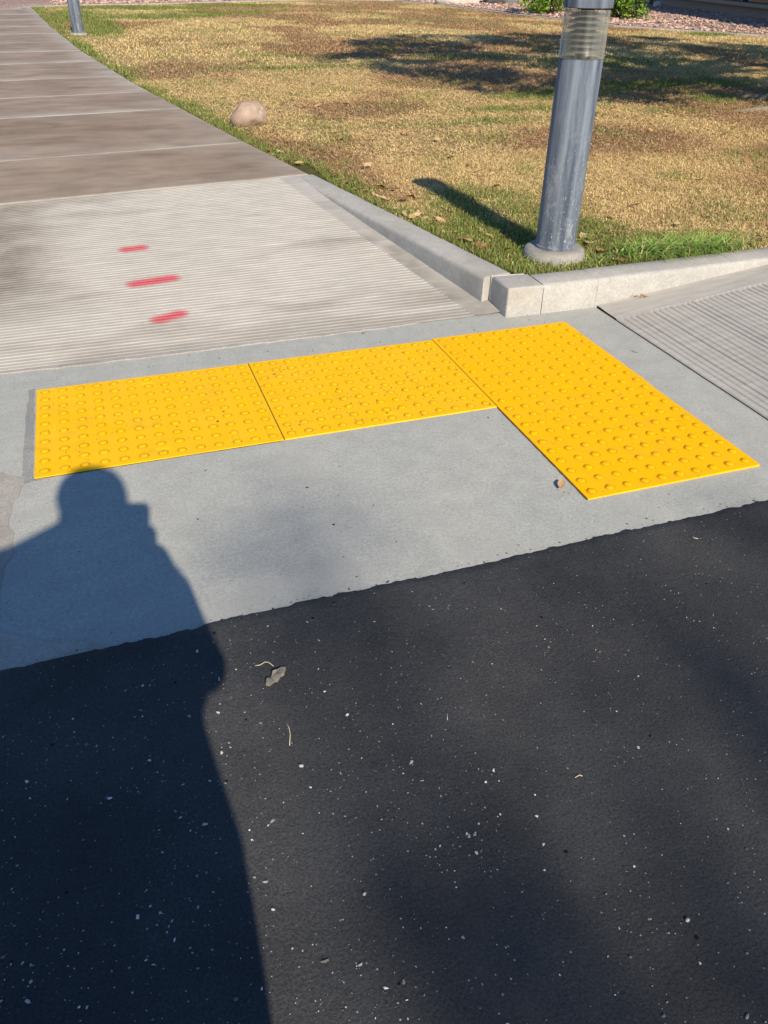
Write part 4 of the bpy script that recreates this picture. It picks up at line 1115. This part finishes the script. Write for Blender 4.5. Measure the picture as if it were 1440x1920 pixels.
kl = [(617, 331), (628, 338), (640, 343), (652, 351), (664, 357), (676, 361), (690, 366), (703, 371), (714, 376), (733, 392), (748, 401), (762, 408), (786, 411), (800, 420), (772, 404), (857, 449), (868, 452), (886, 461), (897, 464), (830, 413), (846, 436)]
for (x, y) in kl:
    p = px_to_ground(x + 4, y - 2, 0.14); leaf_at(p.x + 0.02, p.y, 0.138, random.uniform(0.045, 0.08), 'dry brown leaf lying in the grass along the long kerb', 'leaves along the long kerb')
for (x, y) in [(919, 441), (947, 441), (952, 467), (903, 432), (826, 413), (1083, 450), (1095, 440), (1102, 455), (1145, 405), (1130, 470)]:
    p = px_to_ground(x, y, 0.14); leaf_at(p.x, p.y, 0.138, random.uniform(0.045, 0.075), 'dry tan leaf in the grass around the near post', 'leaves around the near post')
for (x, y, s, k) in [(1180, 491, 0.075, 2), (1162, 489, 0.06, 3)]:
    p = px_to_ground(x, y, 0.14); leaf_at(p.x, max(p.y, 0.935), 0.14, s, 'rust brown leaf tucked against the short kerb below the grass tuft', 'rust leaves by the short kerb', k)
p = px_to_ground(1432, 449, 0.14); leaf_at(p.x, p.y, 0.15, 0.09, 'rust brown leaf in the grass at the right edge', None, 3)
far = [(1158, 188), (1150, 203), (1062, 212), (1075, 207), (1312, 338), (1240, 280), (1230, 275), (1285, 282), (1220, 243), (715, 351), (742, 354), (770, 369), (757, 373), (560, 305), (543, 300), (505, 281), (520, 287), (575, 200), (596, 199),
       (1005, 262), (880, 308), (900, 320), (845, 295), (600, 215), (690, 200), (650, 195), (585, 158), (246, 76), (980, 200), (1360, 250), (1400, 300), (1180, 300), (1330, 200), (1120, 212), (1270, 420), (1300, 450), (1190, 385), (930, 350), (690, 310), (640, 262), (760, 250), (820, 262), (720, 228), (512, 245), (1180, 165), (1250, 215), (1320, 225)]
for (x, y) in far:
    p = px_to_ground(x, y, 0.14); leaf_at(p.x, p.y, 0.142, random.uniform(0.055, 0.09), 'small dry leaf scattered on the open lawn', 'leaves scattered over the lawn')
leaf_at(-0.043, -0.522, 0.010, 0.044, 'curled orange leaf against the inner edge of the foot panel', None, 0, 0.2)
leaf_at(-0.25, 0.752, 0.010, 0.026, 'tiny tan leaf scrap on the concrete above the middle panel', None, 4)
for k in range(9):
    leaf_at(1.085 + random.gauss(0, 0.022), 0.735 + random.gauss(0, 0.008), 0.032, random.uniform(0.012, 0.022), 'crumb of dry leaf in the small heap at the foot of the short kerb', 'leaf crumbs below the short kerb', random.choice([0, 1, 2]), 0.3)

# ------------------------------------------------------------------ small things on the road
def slab_leaf():
    bm = bmesh.new(); P = [(x * 0.82, y * 0.75) for x, y in [(-0.036, -0.006), (-0.030, -0.015), (-0.012, -0.012), (-0.006, -0.018), (0.012, -0.008), (0.020, -0.011), (0.038, 0.006), (0.030, 0.015), (0.013, 0.011), (0.002, 0.016), (-0.012, 0.004), (-0.024, 0.006)]]
    t = [bm.verts.new((x, y, 0.007 + 0.35 * max(0, y) + 0.003 * math.sin(x * 200))) for x, y in P]; b = [bm.verts.new((x, y, 0.0)) for x, y in P]
    bm.faces.new(t); bm.faces.new(b[::-1])
    for k in range(len(P)): bm.faces.new((t[k], b[k], b[(k + 1) % len(P)], t[(k + 1) % len(P)]))
    return bm_mesh('bark_chip', bm)
AZ = 0.0068
p = px_to_ground(517, 1270, AZ)
tag(link('bark_chip', slab_leaf(), plain('grey_bark', (0.20, 0.18, 0.15), 0.9, 0.1, 0.95, 130, 0.004), None, (p.x, p.y, AZ - 0.001), (0, 0, 0.42)), 'grey brown bark chip on the asphalt below the concrete edge', 'bark chip')
def twig(name, pix, r, label, mat, z=AZ):
    pts = [px_to_ground(x, y, z + r) for x, y in pix]
    tag(link(name, tube(name, pts, [r * .8] + [r] * (len(pts) - 2) + [r * .8], 6), mat), label, 'twig')
twig('twig', [(478, 1248), (487, 1247), (497, 1241), (504, 1242), (513, 1249)], 0.0011, 'thin wavy pale twig beside the bark chip', M['twig'])
twig('twig', [(536, 1353), (542, 1365), (544, 1377), (543, 1398)], 0.0011, 'thin bent straw lying below the bark chip', M['twig'])
twig('twig', [(1078, 1458), (1086, 1453), (1092, 1455)], 0.0012, 'short pale twig on the open asphalt at the right', M['twig'])
twig('twig', [(838, 1336), (839, 1350)], 0.0010, 'tiny upright pale straw in the middle of the asphalt', M['twig'])
twig('twig', [(1297, 1005), (1302, 1009), (1309, 1010)], 0.0013, 'short pale straw near the right end of the asphalt edge', M['twig'])
twig('twig', [(1184, 657), (1190, 660), (1196, 662)], 0.0009, 'tiny dark twig on the concrete right of the corner panel', M['twig_dark'], 0.0)
def pebble(x, y, s, label, seed):
    p = px_to_ground(x, y, AZ)
    boulder('pebble', (p.x, p.y, AZ + s * 0.35), (s * 0.8, s * 0.55, s * 0.4), M['pebble'], seed, label, 'pebble', 0.3, 2, seed)
pebble(565, 1437, 0.0062, 'white pebble right of the shadow elbow below the bent straw', 31)
pebble(683, 1677, 0.0052, 'pale round pebble low in the middle of the asphalt', 32)
pebble(893, 1600, 0.0055, 'bright white angular chip alone right of centre on the asphalt', 33)
pebble(512, 1706, 0.0046, 'cream pebble at the edge of the leg shadow', 34)
pebble(651, 1341, 0.0055, 'pale flat pebble right of the shadow waist', 35)
pebble(416, 1412, 0.0055, 'grey pebble straddling the edge of the shadow hip', 36)
pebble(409, 1337, 0.0055, 'small grey pebble just outside the shadow waist', 37)
pebble(1289, 1726, 0.0058, 'tan pebble at the lower right of the asphalt', 38)
pebble(370, 1222, 0.0060, 'pale crumb of stone inside the torso shadow', 39)
# countless grit
gpts = []; gs = []
while len(gpts) < 1100:
    x = random.uniform(0, 1440); y = random.uniform(1100, 1920)
    dens = 0.35 + 0.65 * float(fbm(x / 170, y / 130, 9, 3) > 0.52)
    if x > 950: dens *= 0.45
    p = px_to_ground(x, y, AZ)
    if p.y > -0.82 or random.random() > dens: continue
    gpts.append((p.x, p.y, AZ + 0.0003)); gs.append(min(0.0036, 0.0005 + 0.00055 * random.expovariate(1.0)))
gcol = np.array([0.42, 0.41, 0.39]) * RNG.uniform(0.15, 1.3, (len(gpts), 1)) * np.array([1, 1, 1]) + RNG.uniform(0, 0.06, (len(gpts), 1)) * np.array([1, 0.6, 0.2])
stones('road_grit', gpts, gs, gcol, 'fine pale grit sprinkled over the asphalt', M['stone_tint'], 0.5)
dpts = []; ds = []
for _ in range(620):
    r_ = random.random()
    if r_ < 0.45: x, y, z = random.uniform(-1.6, 0.8), random.uniform(-0.78, 0.0), 0.0006
    elif r_ < 0.75: x, y, z = random.uniform(-1.5, 0.0), random.uniform(0.02, 0.6), 0.0046
    else: x, y, z = random.uniform(-1.65, 0.8), random.uniform(0.63, 0.76), 0.0006
    if -0.02 < x < 0.66 and -0.64 < y < 0.02: continue
    k_ = 1.0
    if _ >= 420:
        x, y, z, k_ = min(-0.02, max(-1.4, random.gauss(-0.42, 0.24))), min(0.6, max(0.02, random.gauss(0.30, 0.15))), 0.0048, 1.5
    dpts.append((x, y, z)); ds.append(min(0.0045, k_ * (0.0006 + 0.0007 * random.expovariate(1))))
cpts = []; cs = []
for _ in range(190):
    x = random.uniform(-1.7, 0.9); e_ = float(np.interp(x, xs_road, edge_road)); d_ = random.expovariate(1 / 0.012) - 0.006
    cpts.append((x, e_ + d_, 0.0012)); cs.append(0.0009 + 0.0008 * random.expovariate(1))
stones('asphalt_crumbs', cpts, np.minimum(cs, 0.005), np.array([0.035, 0.035, 0.036]) * RNG.uniform(0.6, 1.8, (len(cpts), 1)), 'black crumbs of asphalt along its ragged edge', M['stone_tint'], 0.6)
stones('dirt_specks', dpts, ds, np.array([0.10, 0.075, 0.05]) * RNG.uniform(0.4, 1.6, (len(dpts), 1)), 'dark dirt specks on the concrete and panels', M['stone_tint'], 0.5)

#PERSON
# ------------------------------------------------------------------ the person taking the picture (only the shadow is in view)
def capsule(bm, p0, p1, r0, r1, sq=1.0, n=14, m=5):
    """tapered round-ended limb; sq flattens it along world y"""
    p0 = Vector(p0); p1 = Vector(p1); ax = p1 - p0; L = ax.length
    q = ax.to_track_quat('Z', 'Y') if L > 1e-6 else Quaternion((1, 0, 0, 0))
    rings = []
    for k in range(m): a = math.pi / 2 * k / m; rings.append((-r0 * math.cos(a), r0 * math.sin(a)))
    for k in range(m + 1): a = math.pi / 2 * k / m; rings.append((L + r1 * math.sin(a), r1 * math.cos(a)))
    vs = []
    for z, r in rings:
        ring = []
        for j in range(n):
            a = 2 * math.pi * j / n; w = q @ Vector((r * math.cos(a), r * math.sin(a), z)); ring.append(bm.verts.new(p0 + Vector((w.x, w.y * sq, w.z))))
        vs.append(ring)
    for i in range(len(vs) - 1):
        for j in range(n):
            try: bm.faces.new((vs[i][j], vs[i][(j + 1) % n], vs[i + 1][(j + 1) % n], vs[i + 1][j]))
            except ValueError: pass
    bmesh.ops.contextual_create(bm, geom=vs[-1])
S_ = []   # (p0, p1, r0, r1, flatten, region)
def seg(a, b, r0, r1, sq=1.0, reg='shirt'): S_.append((Vector(a), Vector(b), r0, r1, sq, reg))
PX, PY = -1.335, -2.68
# trunk
CZ = [0.48, 0.60, 0.74, 0.88, 0.98, 1.06, 1.18]; CL = [-0.15, -0.15, -0.16, -0.17, -0.17, -0.17, -0.16]; CR = [0.032, 0.040, 0.058, 0.070, 0.058, 0.052, 0.055]
for z_ in np.arange(0.48, 1.185, 0.025):
    l_, r_ = float(np.interp(z_, CZ, CL)), float(np.interp(z_, CZ, CR)); seg((PX + l_, PY, z_), (PX + r_, PY, z_), 0.130, 0.128, 0.85)
seg((PX - 0.075, PY, 1.27), (PX + 0.03, PY - 0.02, 1.27), 0.135, 0.125, 0.8)
seg((PX - 0.12, PY + 0.04, 1.37), (PX + 0.06, PY, 1.34), 0.105, 0.09, 0.9)
seg((PX - 0.18, PY + 0.11, 1.435), (PX - 0.04, PY + 0.06, 1.52), 0.062, 0.066, 1.0)          # trapezius, left
seg((PX + 0.12, PY + 0.02, 1.375), (PX + 0.0, PY + 0.06, 1.49), 0.06, 0.055, 1.0)
seg((PX, PY + 0.03, 1.45), (PX + 0.01, PY + 0.075, 1.56), 0.062, 0.058, 1.0, 'skin')          # neck
# head, tipped a little towards the phone
HX, HY = -1.322, -2.605
seg((HX - 0.012, HY - 0.01, 1.655), (HX + 0.004, HY + 0.005, 1.64), 0.092, 0.090, 1.1, 'hair')
seg((HX, HY + 0.035, 1.60), (HX + 0.003, HY + 0.05, 1.555), 0.066, 0.045, 1.0, 'skin')
seg((HX, HY + 0.03, 1.645), (HX, HY + 0.035, 1.62), 0.072, 0.07, 1.0, 'skin')
seg((HX + 0.002, HY + 0.098, 1.63), (HX + 0.002, HY + 0.112, 1.605), 0.009, 0.014, 1.0, 'skin')   # nose
seg((HX - 0.02, HY + 0.088, 1.57), (HX + 0.022, HY + 0.088, 1.57), 0.010, 0.010, 0.8, 'lips')
seg((HX - 0.083, HY + 0.005, 1.63), (HX - 0.084, HY, 1.60), 0.014, 0.011, 1.3, 'skin'); seg((HX + 0.083, HY + 0.005, 1.63), (HX + 0.084, HY, 1.60), 0.014, 0.011, 1.3, 'skin')
seg((HX - 0.05, HY - 0.05, 1.60), (HX - 0.075, HY - 0.03, 1.50), 0.055, 0.04, 1.0, 'hair'); seg((HX + 0.04, HY - 0.055, 1.60), (HX + 0.03, HY - 0.06, 1.50), 0.055, 0.04, 1.0, 'hair')
# legs and shoes
for s in (-1, 1):
    hx = PX - 0.05 + s * 0.088
    seg((hx, PY, 0.93), (PX - 0.05 + s * 0.098, PY + 0.025, 0.52), 0.105, 0.068, 1.0, 'trousers')
    seg((PX - 0.05 + s * 0.098, PY + 0.025, 0.52), (PX - 0.05 + s * 0.105, PY - 0.015, 0.12), 0.066, 0.05, 1.0, 'trousers')
    seg((PX - 0.05 + s * 0.105, PY - 0.035, 0.055), (PX - 0.05 + s * 0.125, PY + 0.15, 0.045), 0.048, 0.038, 1.0, 'shoe')
# right arm
seg((-1.183, -2.665, 1.365), (-1.135, -2.57, 1.105), 0.062, 0.050)
seg((-1.135, -2.57, 1.105), (-1.165, -2.38, 1.165), 0.046, 0.043)
seg((-1.185, -2.66, 1.12), (-1.150, -2.60, 1.13), 0.05, 0.045)
seg((-1.165, -2.38, 1.165), (-1.185, -2.275, 1.195), 0.034, 0.027, 1.0, 'skin')
# left arm
seg((-1.555, -2.58, 1.425), (-1.63, -2.55, 1.14), 0.066, 0.052)
seg((-1.63, -2.55, 1.14), (-1.46, -2.37, 1.17), 0.05, 0.044)
seg((-1.46, -2.37, 1.17), (-1.345, -2.30, 1.195), 0.034, 0.027, 1.0, 'skin')
# hands round the phone: u across the phone, d down from its top, b behind (towards the face)
PH = CAM_POS - FWD * 0.010
def ph(u, d, b): return PH + R2 * u + U2 * (0.020 - d) - FWD * b
seg(ph(0.030, 0.125, 0.022), ph(0.036, 0.085, 0.014), 0.024, 0.017, 1.0, 'skin')
seg(Vector((-1.185, -2.275, 1.195)), ph(0.030, 0.125, 0.022), 0.026, 0.024, 1.0, 'skin')
for k, (d0, ln) in enumerate(((0.072, 0.040), (0.090, 0.046), (0.108, 0.044), (0.124, 0.036))):
    a = ph(0.034, d0, 0.004); b = ph(0.030, d0 - 0.003, -0.017); c_ = ph(0.028 - ln, d0 + 0.002, -0.0165)
    seg(a, b, 0.0095, 0.0088, 1.0, 'skin'); seg(b, c_, 0.0088, 0.0075, 1.0, 'skin')
seg(ph(0.030, 0.118, 0.022), ph(0.018, 0.088, 0.021), 0.013, 0.0105, 1.0, 'skin'); seg(ph(0.018, 0.088, 0.021), ph(0.000, 0.068, 0.017), 0.0105, 0.009, 1.0, 'skin')
seg(Vector((-1.345, -2.30, 1.195)), ph(-0.078, 0.125, 0.022), 0.027, 0.024, 1.0, 'skin'); seg(ph(-0.078, 0.125, 0.022), ph(-0.070, 0.092, 0.016), 0.024, 0.016, 1.0, 'skin')
for k, (d0, ln) in enumerate(((0.080, 0.030), (0.098, 0.036), (0.115, 0.034), (0.131, 0.028))):
    a = ph(-0.070, d0, 0.004); b = ph(-0.067, d0 - 0.003, -0.017); c_ = ph(-0.066 + ln, d0 + 0.002, -0.0165)
    seg(a, b, 0.0095, 0.0088, 1.0, 'skin'); seg(b, c_, 0.0088, 0.0075, 1.0, 'skin')
seg(ph(-0.075, 0.118, 0.022), ph(-0.055, 0.092, 0.021), 0.013, 0.0105, 1.0, 'skin'); seg(ph(-0.055, 0.092, 0.021), ph(-0.038, 0.074, 0.017), 0.0105, 0.009, 1.0, 'skin')
bm = bmesh.new()
for a, b, r0, r1, sq, reg in S_: capsule(bm, a, b, r0, r1, sq)
bmesh.ops.recalc_face_normals(bm, faces=bm.faces)
tmp_me = bpy.data.meshes.new('tmp'); bm.to_mesh(tmp_me); bm.free()
tmp = bpy.data.objects.new('tmp', tmp_me); COL.objects.link(tmp)
rm = tmp.modifiers.new('r', 'REMESH'); rm.mode = 'VOXEL'; rm.voxel_size = 0.0065; rm.use_smooth_shade = True
sm = tmp.modifiers.new('s', 'SMOOTH'); sm.factor = 0.5; sm.iterations = 3
dg = bpy.context.evaluated_depsgraph_get(); body_me = bpy.data.meshes.new_from_object(tmp.evaluated_get(dg)); body_me.name = 'body'
bpy.data.objects.remove(tmp)
regs = ['shirt', 'trousers', 'skin', 'hair', 'shoe', 'lips']
RM = {'shirt': plain('navy_cotton', (0.05, 0.07, 0.12), 0.9, 0.15, 0.4, 60, 0.001), 'trousers': plain('grey_denim', (0.10, 0.11, 0.13), 0.9, 0.15, 0.4, 90, 0.001),
      'skin': plain('skin', (0.48, 0.30, 0.22), 0.55, 0.35, 0.12, 40), 'hair': plain('dark_hair', (0.035, 0.024, 0.018), 0.6, 0.4, 0.5, 120, 0.002),
      'shoe': plain('black_shoe', (0.03, 0.03, 0.03), 0.6, 0.3, 0.3, 50), 'lips': plain('lips', (0.45, 0.2, 0.17), 0.5, 0.3, 0.1, 40)}
body_me.materials.clear()
for r_ in regs: body_me.materials.append(RM[r_])
nf = len(body_me.polygons); cen = np.zeros(nf * 3); body_me.polygons.foreach_get('center', cen); cen = cen.reshape(-1, 3)
best = np.full(nf, 1e9); idx = np.zeros(nf, np.int32)
for a, b, r0, r1, sq, reg in S_:
    A = np.array(a); B = np.array(b); d = B - A; t = np.clip(((cen - A) @ d) / max(d @ d, 1e-9), 0, 1)
    ds_ = np.linalg.norm(cen - (A + t[:, None] * d), axis=1) - (r0 + (r1 - r0) * t)
    k = ds_ < best; best[k] = ds_[k]; idx[k] = regs.index(reg)
body_me.polygons.foreach_set('material_index', idx)
person = empty('person', (PX, PY, 0.005)); tag(person, 'person in a long dark coat holding up a phone, casting the shadow on the paving', 'person')
o = link('body', body_me, None, person); o.matrix_parent_inverse = Matrix.Translation((-PX, -PY, -0.005))
M['eye'] = plain('eye_white', (0.75, 0.73, 0.7), 0.3, 0.5, 0.05); M['iris'] = plain('dark_iris', (0.04, 0.025, 0.015), 0.2, 0.5, 0.05)
for s in (-1, 1):
    bm = bmesh.new(); bmesh.ops.create_uvsphere(bm, u_segments=16, v_segments=10, radius=0.0115)
    me = bm_mesh('eye', bm, True); me.materials.append(M['eye']); me.materials.append(M['iris'])
    for pl in me.polygons:
        if Vector(pl.center).normalized().dot(Vector((0, 0.9, -0.43)).normalized()) > 0.83: pl.material_index = 1
    e = link('eye', me, None, person); e.location = (HX + s * 0.031 - PX, HY + 0.094 - PY, 1.638 - 0.005)
# the phone
bm = bmesh.new(); bmesh.ops.create_cube(bm, size=1)
for w in bm.verts: w.co = Vector((w.co.x * 0.0716, w.co.y * 0.1467, w.co.z * 0.0078))
bmesh.ops.bevel(bm, geom=[e for e in bm.edges if abs(e.verts[0].co.z - e.verts[1].co.z) > 0.005], offset=0.010, segments=5, affect='EDGES')
pm = bm_mesh('case', bm)
pc = ph(-0.008, 0.0710, 0.0)
ROT = Matrix((R2, U2, -FWD)).transposed().to_4x4()
phone = empty('mobile_phone'); phone.matrix_world = Matrix.Translation(pc) @ ROT
tag(phone, 'slim dark phone held upright in both hands of the person', 'phone')
link('case', pm, plain('phone_case', (0.04, 0.045, 0.05), 0.4, 0.5, 0.1), phone)
bm = bmesh.new(); bmesh.ops.create_grid(bm, x_segments=1, y_segments=1, size=0.5)
for w in bm.verts: w.co = Vector((w.co.x * 0.064, w.co.y * 0.138, 0.0042))
link('screen', bm_mesh('screen', bm), plain('phone_screen', (0.02, 0.02, 0.022), 0.1, 0.5, 0.05), phone)
